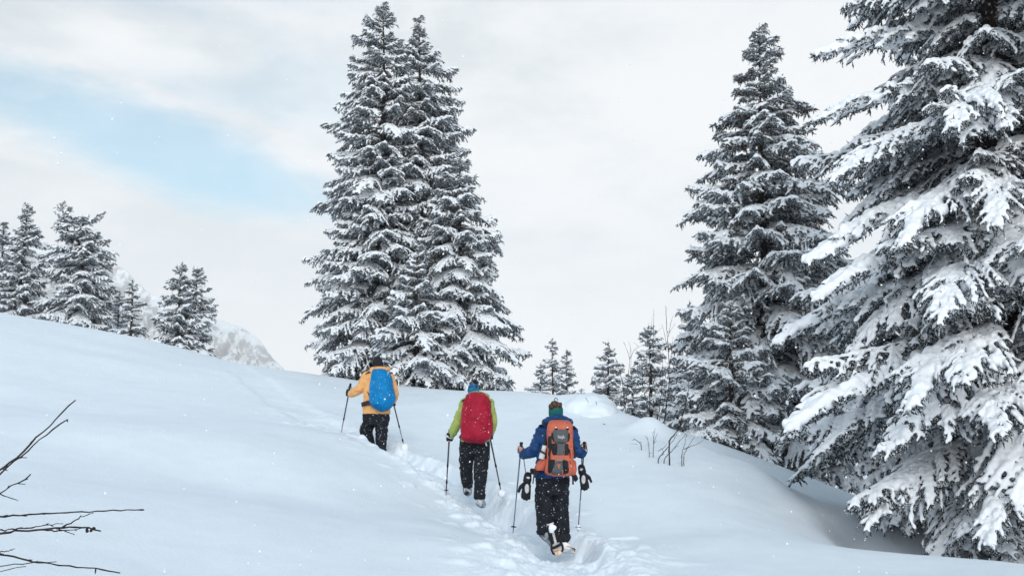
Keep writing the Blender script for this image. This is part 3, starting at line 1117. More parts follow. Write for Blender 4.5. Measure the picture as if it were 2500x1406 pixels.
for i, (u, v, Y, va, key, w) in enumerate([
        (2062, 20, 15.4, -60, 'long', 0.9), (2004, 140, 15.0, 110, 'pillow', 0.7), (2160, 215, 14.8, 190, 'long', 0.8), (2012, 305, 14.6, 255, 'pillow', 0.9), (2060, 440, 14.2, 300, 'heavy', 0.8),
        (1985, 655, 14.6, 470, 'pillow', 0.9), (2010, 745, 14.2, 590, 'pillow', 0.8), (2215, 620, 13.2, 480, 'pillow', 0.8), (1925, 845, 15.4, 680, 'pillow', 0.9), (2000, 900, 14.2, 760, 'long', 1.0),
        (1948, 1075, 13.8, 860, 'pillow', 1.0), (2235, 1030, 12.7, 850, 'pillow', 0.9), (2190, 1125, 13.0, 950, 'heavy', 0.9), (2085, 1235, 13.8, 1040, 'long', 1.0), (2140, 1280, 13.9, 1060, 'heavy', 0.8),
        (2425, 1340, 12.6, 1120, 'heavy', 0.8), (2330, 960, 12.5, 800, 'heavy', 0.9), (2350, 320, 13.0, 250, 'heavy', 0.9), (2450, 1080, 12.4, 930, 'heavy', 0.9), (2300, 800, 12.6, 660, 'heavy', 0.8), (2440, 560, 12.8, 460, 'heavy', 0.8)]):
    aimed_bough(BIG, P(u, v, Y), va, key, w, 100 + i)

# left edge trees
spruce(42, 500, 800, 42, [(500, 39, 46), (560, 20, 66), (620, 5, 92), (700, -10, 96), (760, -25, 100), (800, -30, 105)], 'tall pointed spruce beside the broken topped spruce, near the left edge', 41, heavy=0.15, spacing=0.24, density=1.2, lean=0.01)
spruce(-8, 545, 795, 43, [(545, -12, -3), (600, -40, 18), (680, -60, 36), (795, -85, 60)], 'spruce cut off by the left edge of the view', 42, heavy=0.1, spacing=0.25)
BROKEN = spruce(190, 512, 822, 41.5, [(512, 150, 215), (540, 145, 215), (580, 118, 232), (605, 108, 258), (650, 98, 246), (690, 112, 262), (730, 100, 262), (780, 82, 275), (822, 86, 275)], 'broad spruce with a broken top and a bare crooked limb', 43, heavy=0.3, spacing=0.25, top_cut=0.93)
spruce(318, 686, 840, 41, [(686, 315, 321), (730, 298, 336), (780, 285, 348), (840, 268, 362)], 'small thin spruce between the broken topped spruce and the twin spruces', 44, heavy=0.1, spacing=0.28, density=0.85)
spruce(286, 712, 835, 46, [(712, 284, 289), (760, 272, 300), (835, 262, 312)], 'smallest spruce tip showing behind the small thin spruce', 45, heavy=0.1)
spruce(432, 643, 892, 40, [(643, 428, 436), (690, 402, 452), (740, 390, 470), (780, 376, 480), (840, 380, 490), (892, 362, 500)], 'left and taller trunk of the twin spruces on the ridge', 46, heavy=0.25, spacing=0.24, density=1.15)
spruce(470, 657, 897, 40.6, [(657, 466, 474), (700, 450, 498), (745, 440, 518), (800, 430, 510), (850, 420, 530), (885, 410, 550), (897, 410, 540)], 'right and shorter trunk of the twin spruces on the ridge', 47, heavy=0.25, spacing=0.24, density=1.15)

def limb_up(tree, pts, Y, bough_pts):
    root, crown = tree[0], tree[1]
    W_ = [P(u, v, Y) - root.location for u, v in pts]
    V, F = tube_np([list(w) for w in W_], np.linspace(0.045, 0.018, len(W_)), 6)
    link_mesh('limb', np_mesh('limb', V, F), M_BARK, root)
    r = random.Random(3)
    for (u, v, key, az, ln, pitch) in bough_pts:
        place_bough(crown, key, P(u, v, Y) - root.location, az, ln, pitch, 0.0, r)


limb_up(BROKEN, [(192, 600), (195, 560), (203, 549), (218, 544), (230, 535), (240, 523)], 41.5, [
    (215, 546, 'tiny', 0.2, 0.40, 0.5), (226, 539, 'tiny', 0.4, 0.40, 0.4), (236, 528, 'tiny', 0.3, 0.35, 0.5), (205, 549, 'tiny', 1.0, 0.40, 1.2), (197, 556, 'tiny', 2.2, 0.45, 1.1), (196, 570, 'short', 0.3, 0.7, 0.2)])
limb_up(BROKEN, [(185, 610), (170, 575), (158, 540), (152, 512)], 41.5, [
    (166, 566, 'short', 2.9, 0.7, 0.5), (160, 550, 'short', 0.3, 0.6, 0.7), (156, 534, 'tiny', 3.0, 0.45, 0.6), (155, 528, 'tiny', -0.4, 0.45, 0.7), (153, 518, 'tiny', 2.6, 0.4, 0.9), (152, 514, 'tiny', -1.0, 0.35, 1.3), (162, 556, 'short', -1.4, 0.6, 0.6), (170, 575, 'short', 2.2, 0.8, 0.5)])

# small trees beyond the saddle
spruce(1350, 828, 985, 48, [(828, 1347, 1353), (870, 1332, 1370), (920, 1322, 1380), (985, 1315, 1385)], 'thin open spruce, tallest of the trio behind the saddle', 51, heavy=0.0, spacing=0.34, density=0.8)
spruce(1384, 856, 985, 46, [(856, 1381, 1388), (890, 1368, 1398), (930, 1356, 1406), (985, 1350, 1412)], 'dense spruce at the right of the trio behind the saddle', 52, heavy=0.1, spacing=0.27)
spruce(1320, 890, 985, 47, [(890, 1317, 1323), (920, 1304, 1334), (950, 1292, 1345), (985, 1290, 1350)], 'shortest spruce at the left of the trio behind the saddle', 53, heavy=0.1, spacing=0.27)
spruce(1486, 838, 1020, 40, [(838, 1483, 1490), (880, 1464, 1508), (920, 1452, 1520), (970, 1440, 1525), (1020, 1430, 1540)], 'spruce with a visible dark trunk behind the snow mound', 54, heavy=0.1, spacing=0.26, density=1.15)
spruce(1592, 798, 1035, 37, [(798, 1588, 1597), (835, 1572, 1618), (880, 1554, 1625), (930, 1540, 1635), (980, 1530, 1650), (1035, 1520, 1660)], 'full spruce behind the tall bare shrub stems', 55, heavy=0.12, spacing=0.25, density=1.2, lean=-0.012)
spruce(1545, 905, 1025, 36, [(905, 1542, 1549), (940, 1528, 1562), (980, 1518, 1572), (1025, 1510, 1580)], 'young spruce tucked to the left foot of the full spruce behind the shrub stems', 57, heavy=0.1, spacing=0.26)
spruce(1655, 880, 1050, 33, [(880, 1652, 1659), (930, 1636, 1675), (990, 1622, 1690), (1050, 1615, 1700)], 'young spruce between the full spruce and the narrow spruce', 58, heavy=0.15, spacing=0.26)
spruce(1421, 950, 985, 60, [(950, 1420, 1422), (985, 1412, 1430)], 'tiny distant spruce tip above the snow mound', 56, heavy=0.0, spacing=0.3)
print('boughs', NB[0], 'proto tris', sum(len(m.loops) - 2 * len(m.polygons) for v in PROTO.values() for m, _ in v))
# ------------------------------------------------------------------ people and their gear
M_SKIN = material('skin', (0.46, 0.27, 0.20), 0.6, var=0.08, var_scale=30)
M_HAIR = material('brown_hair', (0.075, 0.045, 0.030), 0.6, var=0.5, var_scale=50, stretch=(1, 1, 0.2))
M_BLACK = material('black_fabric', (0.014, 0.015, 0.020), 0.75, var=0.35, var_scale=20, bump=0.003, bump_scale=40, spec=0.25)
M_TROUSER = material('black_trouser_fabric', (0.011, 0.013, 0.019), 0.8, var=0.35, var_scale=14, bump=0.004, bump_scale=25, spec=0.2, flecks=0.128, fleck_scale=46)
M_ORANGE = material('apricot_shell', (0.80, 0.42, 0.165), 0.75, var=0.08, var_scale=12, bump=0.004, bump_scale=18, spec=0.25)
M_BLUECOVER = material('blue_rain_cover', (0.002, 0.185, 0.45), 0.55, var=0.15, var_scale=9, bump=0.010, bump_scale=16, spec=0.12, flecks=0.115, fleck_scale=42)
M_REDCOVER = material('red_rain_cover', (0.33, 0.010, 0.032), 0.55, var=0.15, var_scale=9, bump=0.010, bump_scale=16, spec=0.12, flecks=0.11, fleck_scale=42)
M_GREEN = material('lime_shell', (0.34, 0.42, 0.115), 0.75, var=0.10, var_scale=12, bump=0.004, bump_scale=18, spec=0.25)
M_PUFFY = material('blue_down_jacket', (0.008, 0.048, 0.155), 0.55, var=0.30, var_scale=14, bump=0.006, bump_scale=30, spec=0.2, flecks=0.10, fleck_scale=34)
M_PACK = material('coral_pack_fabric', (0.54, 0.125, 0.07), 0.6, var=0.12, var_scale=12, bump=0.004, bump_scale=25, spec=0.3, flecks=0.10, fleck_scale=50)
M_GREY = material('grey_pack_fabric', (0.085, 0.095, 0.10), 0.7, var=0.12, var_scale=40, bump=0.002, bump_scale=90, flecks=0.09, fleck_scale=60)
M_STRAP = material('dark_webbing', (0.022, 0.014, 0.018), 0.7, var=0.2, var_scale=40)
M_TEAL = material('teal_headband', (0.006, 0.115, 0.105), 0.8, var=0.2, var_scale=60, bump=0.002, bump_scale=120, flecks=0.09, fleck_scale=70)
M_WHITEP = material('white_plastic', (0.62, 0.65, 0.66), 0.4, var=0.08, var_scale=20)
M_TAN = material('snowy_tan_deck', (0.72, 0.62, 0.55), 0.7, color2=(0.82, 0.84, 0.86), var_scale=14)
M_OCHRE = material('ochre_plastic', (0.66, 0.30, 0.07), 0.5, color2=(0.80, 0.78, 0.75), var_scale=22)
M_POLE_D = material('dark_pole_metal', (0.03, 0.032, 0.036), 0.4, spec=0.5)
M_POLE_G = material('grey_pole_metal', (0.24, 0.25, 0.27), 0.35, spec=0.6, metal=0.4)
M_POLE_B = material('slate_blue_pole_metal', (0.085, 0.13, 0.19), 0.35, spec=0.6, metal=0.3)
M_GLOVE_W = material('pale_glove_fabric', (0.55, 0.56, 0.58), 0.8, var=0.2, var_scale=30)
M_HATBLUE = material('knit_blue', (0.018, 0.020, 0.045), 0.85, color2=(0.02, 0.26, 0.52), var_scale=24, bump=0.003, bump_scale=110)
M_BELT = material('brown_belt_padding', (0.055, 0.030, 0.027), 0.8, var=0.2, var_scale=30)
M_BOOT = material('snowy_boot', (0.022, 0.023, 0.027), 0.7, color2=(0.62, 0.67, 0.72), var_scale=16, bump=0.006, bump_scale=40)
M_BEAD = material('eye', (0.02, 0.02, 0.02), 0.3)


def normals_of(V, F):
    N = np.zeros_like(V)
    a, b, c, d = (V[F[:, k]] for k in range(4))
    n = np.cross(c - a, d - b)
    for k in range(4):
        np.add.at(N, F[:, k], n)
    return N / np.maximum(np.linalg.norm(N, axis=1, keepdims=True), 1e-12)


class Shape:
    """closed pieces in world space, fused to one continuous skin"""

    def __init__(self):
        self.V, self.F, self.n = [], [], 0

    def add(self, V, F):
        V = np.asarray(V, dtype=float)
        for f in F:
            f = [int(i) + self.n for i in f]
            self.F.append(f)
        self.V.append(V)
        self.n += len(V)
        return self

    def ball(self, c, r, rot=None):
        if isinstance(r, (int, float)):
            r = (r, r, r)
        V = ICO_V * np.array(r)
        if rot is not None:
            V = V @ np.array(Euler(rot).to_matrix()).T
        return self.add(V + np.array(c), ICO_F)

    def limb(self, pts, radii, sides=14):
        """a tapering limb with round ends through pts"""
        pts = np.array([list(p) for p in pts])
        radii = np.array(radii, dtype=float)
        t = np.linspace(0, 1, len(pts))
        tt = np.linspace(0, 1, (len(pts) - 1) * 6 + 1)
        # soft corner at the joints
        q = np.stack([np.interp(tt, t, pts[:, k]) for k in range(3)], 1)
        for _ in range(2):
            q[1:-1] = 0.25 * q[:-2] + 0.5 * q[1:-1] + 0.25 * q[2:]
        rr = np.interp(tt, t, radii)
        V, F = tube_np(q, rr, sides)
        self.add(V, F)
        self.ball(q[0], float(rr[0]))
        self.ball(q[-1], float(rr[-1]))
        return self

    def rings(self, rg, sides=28, power=2.0):
        """a loft of horizontal rings (centre, half width, half depth)"""
        a = np.arange(sides) * 2 * math.pi / sides
        cs, sn = np.cos(a), np.sin(a)
        ex = np.sign(cs) * np.abs(cs) ** (2 / power)
        ey = np.sign(sn) * np.abs(sn) ** (2 / power)
        V, F = [], []
        # interpolate between rings smoothly
        n = len(rg)
        A = np.array([[*r[0], r[1], r[2]] for r in rg], dtype=float)
        t = np.arange(n)
        tt = np.linspace(0, n - 1, (n - 1) * 4 + 1)
        B = np.stack([np.interp(tt, t, A[:, k]) for k in range(5)], 1)
        B[1:-1] = 0.25 * B[:-2] + 0.5 * B[1:-1] + 0.25 * B[2:]
        for r in B:
            V.append(np.stack([r[0] + ex * r[3], r[1] + ey * r[4], np.full(sides, r[2])], 1))
        m = len(B)
        for i in range(m - 1):
            for k in range(sides):
                k2 = (k + 1) % sides
                F.append([i * sides + k, i * sides + k2, (i + 1) * sides + k2, (i + 1) * sides + k])
        F.append([k for k in range(sides)][::-1])
        F.append([(m - 1) * sides + k for k in range(sides)])
        return self.add(np.concatenate(V), F)

    def fuse(self, name, mat, parent, voxel=0.011, smooth=3, disp=None, wrinkle=0.0, wscale=9.0, seed=1, stretch=(1, 1, 1)):
        V = np.concatenate(self.V)
        V, F = fused(V, self.F, voxel, smooth)
        N = normals_of(V, F)
        if wrinkle:
            q = V * wscale * np.array(stretch)
            q = q + 0.5 * np.stack([vnoise(q * 0.7, seed + 5), vnoise(q * 0.7, seed + 6), vnoise(q * 0.7, seed + 7)], 1)
            rid = 1 - 2 * np.abs(fbm(q, 3, 0.5, seed))
            V = V + N * (wrinkle * (rid - 0.4))[:, None]
        if disp is not None:
            V = V + N * disp(V)[:, None]
        if parent is not None:
            V = V - np.array(parent_origin(parent))
        return link_mesh(name, np_mesh(name, V, F), mat, parent)

    def plain(self, name, mat, parent, smooth=True):
        V = np.concatenate(self.V)
        if parent is not None:
            V = V - np.array(parent_origin(parent))
        return link_mesh(name, np_mesh(name, V, self.F), mat, parent, smooth=smooth)


def parent_origin(p):
    o = Vector((0, 0, 0))
    while p is not None:
        o = o + Vector(p.location)
        p = p.parent
    return o


def hand_grip(S, c, axis, k=1.0, side=1, toward=-1):
    """a fist closed round a pole at c: palm, four curled fingers, thumb"""
    ax = Vector(axis).normalized()
    f = Vector((0, toward, 0))            # knuckle side faces the viewer
    f = (f - ax * f.dot(ax)).normalized()
    s = ax.cross(f).normalized() * side
    c = Vector(c)
    S.ball(c + s * 0.022 * k + f * 0.004, (0.026 * k, 0.030 * k, 0.042 * k))
    for i in range(4):
        o = c + ax * (0.030 - 0.020 * i) * k
        R_ = (0.030, 0.032, 0.030, 0.026)[i] * k
        pts = []
        for a in (20, 75, 130, 185, 235):
            t = math.radians(a)
            pts.append(o + (s * math.cos(t) + f * math.sin(t)) * R_)
        S.limb(pts, [0.0105 * k, 0.0105 * k, 0.0098 * k, 0.009 * k, 0.0085 * k], 8)
    # thumb leaves the palm's side and lies over the top of the grip
    S.limb([c + s * 0.020 * k - ax * 0.005 * k, c + s * 0.026 * k + ax * 0.028 * k + f * 0.012, c + ax * 0.046 * k + f * 0.016 - s * 0.006, c + ax * 0.044 * k + f * 0.010 - s * 0.022 * k], [0.013 * k, 0.012 * k, 0.0105 * k, 0.009 * k], 8)


def person(name_label, Y, d):
    px = Y / FPX

    def W(u, v, dy=0.0):
        return P(u, v, Y + dy)
    root = empty('person', W(d['root'][0], d['root'][1], 0), name_label, 'person')
    hu, hv, hr = d['head']
    hc = W(hu, hv, d.get('head_dy', 0.02))
    hr = hr * px
    # ---- body: one continuous skin from crown to soles
    B = Shape()
    B.ball(hc, (hr * 0.84, hr * 1.02, hr * 1.18))
    B.ball(hc + Vector((0, hr * 0.30, -hr * 0.55)), (hr * 0.62, hr * 0.72, hr * 0.62))     # jaw
    B.ball(hc + Vector((0, hr * 1.03, -hr * 0.22)), (hr * 0.13, hr * 0.22, hr * 0.24))     # nose
    B.ball(hc + Vector((0, hr * 0.88, -hr * 0.66)), (hr * 0.28, hr * 0.14, hr * 0.10))     # mouth
    for s in (-1, 1):
        B.ball(hc + Vector((s * hr * 0.86, 0.0, -hr * 0.12)), (hr * 0.10, hr * 0.18, hr * 0.30))   # ears
    tr = d['torso']
    neck = W(tr[0][0], tr[0][1] + 4)
    B.limb([hc + Vector((0, 0, -hr * 0.5)), neck], [hr * 0.52, hr * 0.60])
    B.rings([(W(u, v), hw * px * 0.80, dep * 0.80) for (u, v, hw, dep) in tr[1:]])
    for sd in ('l', 'r'):
        arm = d['arm_' + sd]
        pts = [W(*a[:2], a[3]) for a in arm]
        B.limb(pts, [a[2] * px * 0.62 for a in arm])
        hnd = W(*d['hand_' + sd])
        B.limb([pts[-1], hnd + Vector((0, 0.01, 0))], [arm[-1][2] * px * 0.55, 0.028])
        hand_grip(B, hnd, d['pole_' + sd][3], d.get('hand_k', 1.0), 1 if sd == 'l' else -1)
        leg = d['leg_' + sd]
        B.limb([W(a[0], a[1], a[3]) for a in leg], [a[2] * px * 0.72 for a in leg])
        fb = leg[-1]
        ft = d['foot_' + sd]
        B.limb([W(fb[0], fb[1], fb[3]), W(*ft[0])], [fb[2] * px * 0.6, 0.05])
        B.limb([W(*ft[0]), W(*ft[1])], [0.05, 0.04])
    p = tr[-1]
    B.ball(W(p[0], p[1] + 14), (p[2] * px * 0.85, 0.11, 0.10))
    body = B.fuse('body', M_SKIN, root, voxel=0.0075, smooth=2)
    for s in (-1, 1):
        e = Shape().ball(hc + Vector((s * hr * 0.34, hr * 0.93, 0.0)), hr * 0.10)
        e.plain('eye', M_BEAD, root)
    # ---- jacket
    J = Shape()
    J.rings([(W(u, v), hw * px, dep) for (u, v, hw, dep) in tr])
    for sd in ('l', 'r'):
        arm = d['arm_' + sd]
        J.limb([W(*a[:2], a[3]) for a in arm], [a[2] * px for a in arm])
    J.ball(W(d['collar'][0], d['collar'][1], 0.0), (d['collar'][2] * px, 0.12, d['collar'][3] * px))
    bones = [[W(*a[:2], a[3]) for a in d['arm_' + sd]] for sd in ('l', 'r')]
    disp = None
    if d.get('quilt'):
        def disp(V):
            out = 0.011 * (np.abs(np.sin(V[:, 2] * math.pi / 0.062)) ** 0.6 - 0.6)
            for bn in bones:
                acc = 0.0
                for a, b in zip(bn[:-1], bn[1:]):
                    a_, b_ = np.array(a), np.array(b)
                    ab = b_ - a_
                    Lb = np.linalg.norm(ab)
                    t = (V - a_) @ ab / Lb ** 2
                    dist = np.linalg.norm(V - a_ - np.clip(t, 0, 1)[:, None] * ab, axis=1)
                    m = (dist < 0.085) & (t > 0.15) & (t < 1.1)
                    out = np.where(m, 0.012 * (np.abs(np.sin((acc + t * Lb) * math.pi / 0.052)) ** 0.6 - 0.6), out)
                    acc += Lb
            return out
    J.fuse('jacket', d['jacket_mat'], root, voxel=0.010, smooth=3, disp=disp, wrinkle=d.get('wr', 0.007), wscale=10, seed=d['seed'])
    # ---- trousers
    T = Shape()
    T.rings([(W(u, v), hw * px, dep) for (u, v, hw, dep) in d['waist']])
    for sd in ('l', 'r'):
        leg = d['leg_' + sd]
        T.rings([(W(a[0], a[1], a[3]), a[2] * px, a[2] * px * 1.12) for a in leg])
    T.fuse('trousers', M_TROUSER, root, voxel=0.011, smooth=3, wrinkle=0.017, wscale=8, seed=d['seed'] + 3, stretch=(1, 1, 1.5))
    # ---- boots
    for sd in ('l', 'r'):
        ft = d['foot_' + sd]
        Bt = Shape()
        a, t = W(*ft[0]), W(*ft[1])
        leg = d['leg_' + sd][-1]
        top = W(leg[0], leg[1] - 4, leg[3])
        Bt.limb([top, a], [leg[2] * px * 0.85, 0.062])
        Bt.limb([a + Vector((0, -0.02, 0)), (a + t) / 2 + Vector((0, 0, 0.01)), t], [0.055, 0.056, 0.046])
        Bt.fuse('boot', M_BOOT, root, voxel=0.010, smooth=2, wrinkle=0.008, wscale=16, seed=d['seed'] + 8)
    return root, W, px, hc, hr


def pole(Y, top, tip, axis_unused, label, mat_up, mat_lo, group, basket=None, thick=1.0, joints=True):
    """a trekking pole from the grip top to its tip"""
    a, b = Vector(top), Vector(tip)
    if basket is None:
        b = b + (b - a).normalized() * 0.13          # the tip stands in the snow
    root = empty('trekking_pole', b, label, 'trekking pole', group)
    ln = (b - a).length
    d = (b - a) / ln

    def at(s):
        return a + d * s
    g = Shape()
    V, F = tube_np([at(0), at(0.012), at(0.03), at(0.085), at(0.13), at(0.15)], [0.017, 0.022, 0.017, 0.0155, 0.017, 0.012], 12)
    g.add(V, F)
    g.plain('grip', M_BLACK, root)
    m1 = ln * 0.55
    V, F = tube_np([at(0.14), at(m1)], [0.0095 * thick, 0.009 * thick], 10)
    s = Shape().add(V, F)
    s.plain('upper_shaft', mat_up, root)
    V, F = tube_np([at(m1 - 0.02), at(ln - 0.05)], [0.0078 * thick, 0.0065 * thick], 10)
    Shape().add(V, F).plain('lower_shaft', mat_lo, root)
    if joints:
        for q in (m1, ln * 0.80):
            V, F = tube_np([at(q - 0.03), at(q - 0.02), at(q + 0.012), at(q + 0.02)], [0.010, 0.0135, 0.0145, 0.009], 10)
            Shape().add(V, F).plain('clamp', M_BLACK, root)
    V, F = tube_np([at(ln - 0.055), at(ln)], [0.006, 0.002], 8)
    Shape().add(V, F).plain('tip', M_POLE_D, root)
    # wrist strap
    side = d.cross(Vector((0, 1, 0))).normalized()
    loop = []
    for k in range(13):
        t = k / 12 * 2 * math.pi
        loop.append(at(0.035) + side * 0.035 * math.sin(t) * 0.9 + Vector((0, -0.03 * (1 - math.cos(t)), -0.06 * (1 - math.cos(t)))))
    V, F = tube_np(loop, [0.005] * 13, 5)
    Shape().add(V, F).plain('wrist_strap', M_BLACK, root)
    bq = ln - (0.075 if basket is None else basket)
    V, F = tube_np([at(bq - 0.006), at(bq), at(bq + 0.006)], [0.010, 0.034, 0.033], 14)
    Shape().add(V, F).plain('basket', M_BLACK, root)
    return root, at, ln


def strap(parent, pts, w, mat, name='strap', t=0.004, facing=None):
    """a flat webbing strap"""
    pts = [Vector(p) for p in pts]
    V, F = [], []
    n = len(pts)
    for i, p in enumerate(pts):
        d = (pts[min(n - 1, i + 1)] - pts[max(0, i - 1)]).normalized()
        f = Vector(facing) if facing else Vector((0, -1, 0))
        s = d.cross(f).normalized()
        nn = s.cross(d).normalized()
        V += [p + s * w / 2 + nn * t, p - s * w / 2 + nn * t, p - s * w / 2 - nn * t, p + s * w / 2 - nn * t]
    for i in range(n - 1):
        for k in range(4):
            k2 = (k + 1) % 4
            F.append([i * 4 + k, i * 4 + k2, i * 4 + 4 + k2, i * 4 + 4 + k])
    F.append([0, 1, 2, 3])
    F.append([(n - 1) * 4 + k for k in (3, 2, 1, 0)])
    S = Shape().add([list(v) for v in V], F)
    return S.plain(name, mat, parent, smooth=False)


def snow_lump(parent, c, r, mat=None, name='snow', seed=1, squash=0.9):
    S = Shape()
    rr = random.Random(seed)
    S.ball(c, (r, r, r * squash))
    for k in range(5):
        a = rr.uniform(0, 6.28)
        S.ball(Vector(c) + Vector((math.cos(a) * r * 0.5, math.sin(a) * r * 0.5, rr.uniform(-0.4, 0.4) * r)), r * rr.uniform(0.45, 0.7))
    return S.fuse(name, mat or M_SNOW, parent, voxel=max(0.006, r * 0.13), smooth=3)


# ================================================================== hiker in the apricot jacket
Y1 = 17.2
d1 = dict(root=(922, 1112), head=(922, 886, 13.2), seed=3, jacket_mat=M_ORANGE, wr=0.015,
          torso=[(921, 899, 15, 0.10), (921, 909, 24, 0.125), (921, 917, 33, 0.14), (921, 932, 36, 0.15), (921, 950, 33, 0.15), (920, 975, 32, 0.15), (919, 996, 33, 0.16), (919, 1010, 33.5, 0.165)],
          collar=(928, 902, 21, 7),
          arm_l=[(896, 918, 12, 0), (879, 950, 11, 0.02), (858, 961, 9, 0.16)], hand_l=(851, 960, 0.22),
          arm_r=[(950, 920, 12, 0), (964, 958, 10.5, 0.0), (961, 976, 8.5, 0.16)], hand_r=(959, 984, 0.26),
          pole_l=(None, None, None, (0.10, 0, 1)), pole_r=(None, None, None, (-0.24, 0, 1)),
          waist=[(918, 1002, 30, 0.145), (918, 1012, 32, 0.155), (918, 1026, 32.5, 0.16), (918, 1036, 31, 0.15)],
          leg_l=[(903, 1024, 16, 0), (898, 1040, 17, 0.04), (893, 1052, 15, 0.08), (898, 1068, 13.5, 0.10), (902, 1082, 12.5, 0.12), (904, 1091, 12, 0.12)],
          leg_r=[(932, 1024, 16, 0), (932, 1045, 15, -0.02), (931, 1070, 13.2, -0.04), (930, 1095, 12.2, -0.06), (931, 1107, 12, -0.06)],
          foot_l=[(903, 1097, 0.12), (905, 1101, 0.34)], foot_r=[(932, 1112, -0.06), (936, 1115, 0.16)])
h1, W1, px1, hc1, hr1 = person('person in an apricot jacket and black trousers striding uphill, highest of the three hikers', Y1, d1)
S = Shape().ball(hc1 + Vector((0, 0, hr1 * 0.12)), (hr1 * 0.98, hr1 * 1.12, hr1 * 1.16))
S.rings([(hc1 + Vector((0, 0, -hr1 * 0.55)), hr1 * 0.93, hr1 * 1.05), (hc1 + Vector((0, 0, -hr1 * 0.1)), hr1 * 1.02, hr1 * 1.16), (hc1 + Vector((0, 0, hr1 * 0.1)), hr1 * 1.01, hr1 * 1.14)])
S.fuse('hat', M_BLACK, h1, voxel=0.009, smooth=3, wrinkle=0.003, wscale=22)
# roll of the hood lying on the shoulders
S = Shape()
for k in range(13):
    a = math.pi * (1.05 + 0.9 * k / 12)
    S.ball(W1(929 + 20 * math.cos(a), 902 - 3 * abs(math.cos(a)) + 2, -0.13 * abs(math.sin(a)) + 0.02), 0.042)
S.ball(W1(929, 901, -0.05), (0.135, 0.09, 0.05))
S.fuse('hood', M_ORANGE, h1, voxel=0.010, smooth=3, wrinkle=0.005, wscale=14, seed=5)
for sd in ('l', 'r'):
    G = Shape()
    hnd = W1(*d1['hand_' + sd])
    hand_grip(G, hnd, d1['pole_' + sd][3], 1.35, 1 if sd == 'l' else -1)
    a = d1['arm_' + sd][-1]
    G.limb([W1(a[0], a[1], a[3] - 0.01), hnd + Vector((0, 0.0, 0))], [0.045, 0.04])
    G.fuse('glove', M_BLACK, h1, voxel=0.008, smooth=2)


def pack_rings(W, px, rg, dy, power=2.6):
    S = Shape()
    S.rings([(W(u, v, dy - dep), hw * px, dep) for (u, v, hw, dep) in rg], 36, power)
    return S


bp1 = empty('backpack', W1(933, 1000, -0.3), 'tall backpack under a bright blue rain cover, worn over the apricot jacket', 'backpack', 'backpacks worn by the hikers')
pack_rings(W1, px1, [(927, 902, 14, 0.07), (928, 905, 19, 0.10), (929, 912, 23, 0.13), (931, 926, 26, 0.15), (932, 945, 28, 0.16), (934, 965, 30, 0.17), (934, 980, 30, 0.17), (934, 989, 26.5, 0.16), (936, 997, 19, 0.12), (937, 1003, 8, 0.07)], -0.11).fuse(
    'rain_cover', M_BLUECOVER, bp1, voxel=0.011, smooth=4, wrinkle=0.020, wscale=5.5, seed=14, stretch=(1.4, 1, 0.8))
strap(bp1, [W1(906, 908, -0.10), W1(898, 908, -0.08), W1(891, 916, -0.02), W1(889, 926, 0.10)], 0.045, M_STRAP, 'shoulder_strap', facing=(0, -0.5, 1))
strap(bp1, [W1(952, 908, -0.10), W1(956, 910, -0.02), W1(958, 920, 0.12)], 0.045, M_STRAP, 'shoulder_strap', facing=(0, -0.5, 1))
strap(bp1, [W1(905, 975, -0.17), W1(901, 964, -0.14), W1(896, 952, -0.10)], 0.016, M_STRAP, 'side_strap')
strap(bp1, [W1(908, 984, -0.20), W1(898, 983, -0.16), W1(889, 986, -0.10), W1(884, 988, 0.02)], 0.075, M_BELT, 'hip_belt', t=0.012)
strap(bp1, [W1(892, 986, -0.19), W1(887, 988, -0.19), W1(884, 991, -0.17)], 0.028, M_STRAP, 'buckle', t=0.01)
pole(Y1, W1(856, 936, 0.24), W1(829, 1077, 0.0), None, 'dark and silver trekking pole in the left hand of the hiker in the apricot jacket', M_POLE_D, M_POLE_G, 'trekking poles', thick=1.2)
pt, at_, ln_ = pole(Y1, W1(956, 966, 0.30), W1(990, 1103, 0.1), None, 'dark and silver trekking pole in the right hand of the hiker in the apricot jacket', M_POLE_D, M_POLE_G, 'trekking poles', thick=1.2, basket=0.10)
snow_lump(pt, at_(ln_ - 0.07), 0.075, seed=3, squash=1.1)

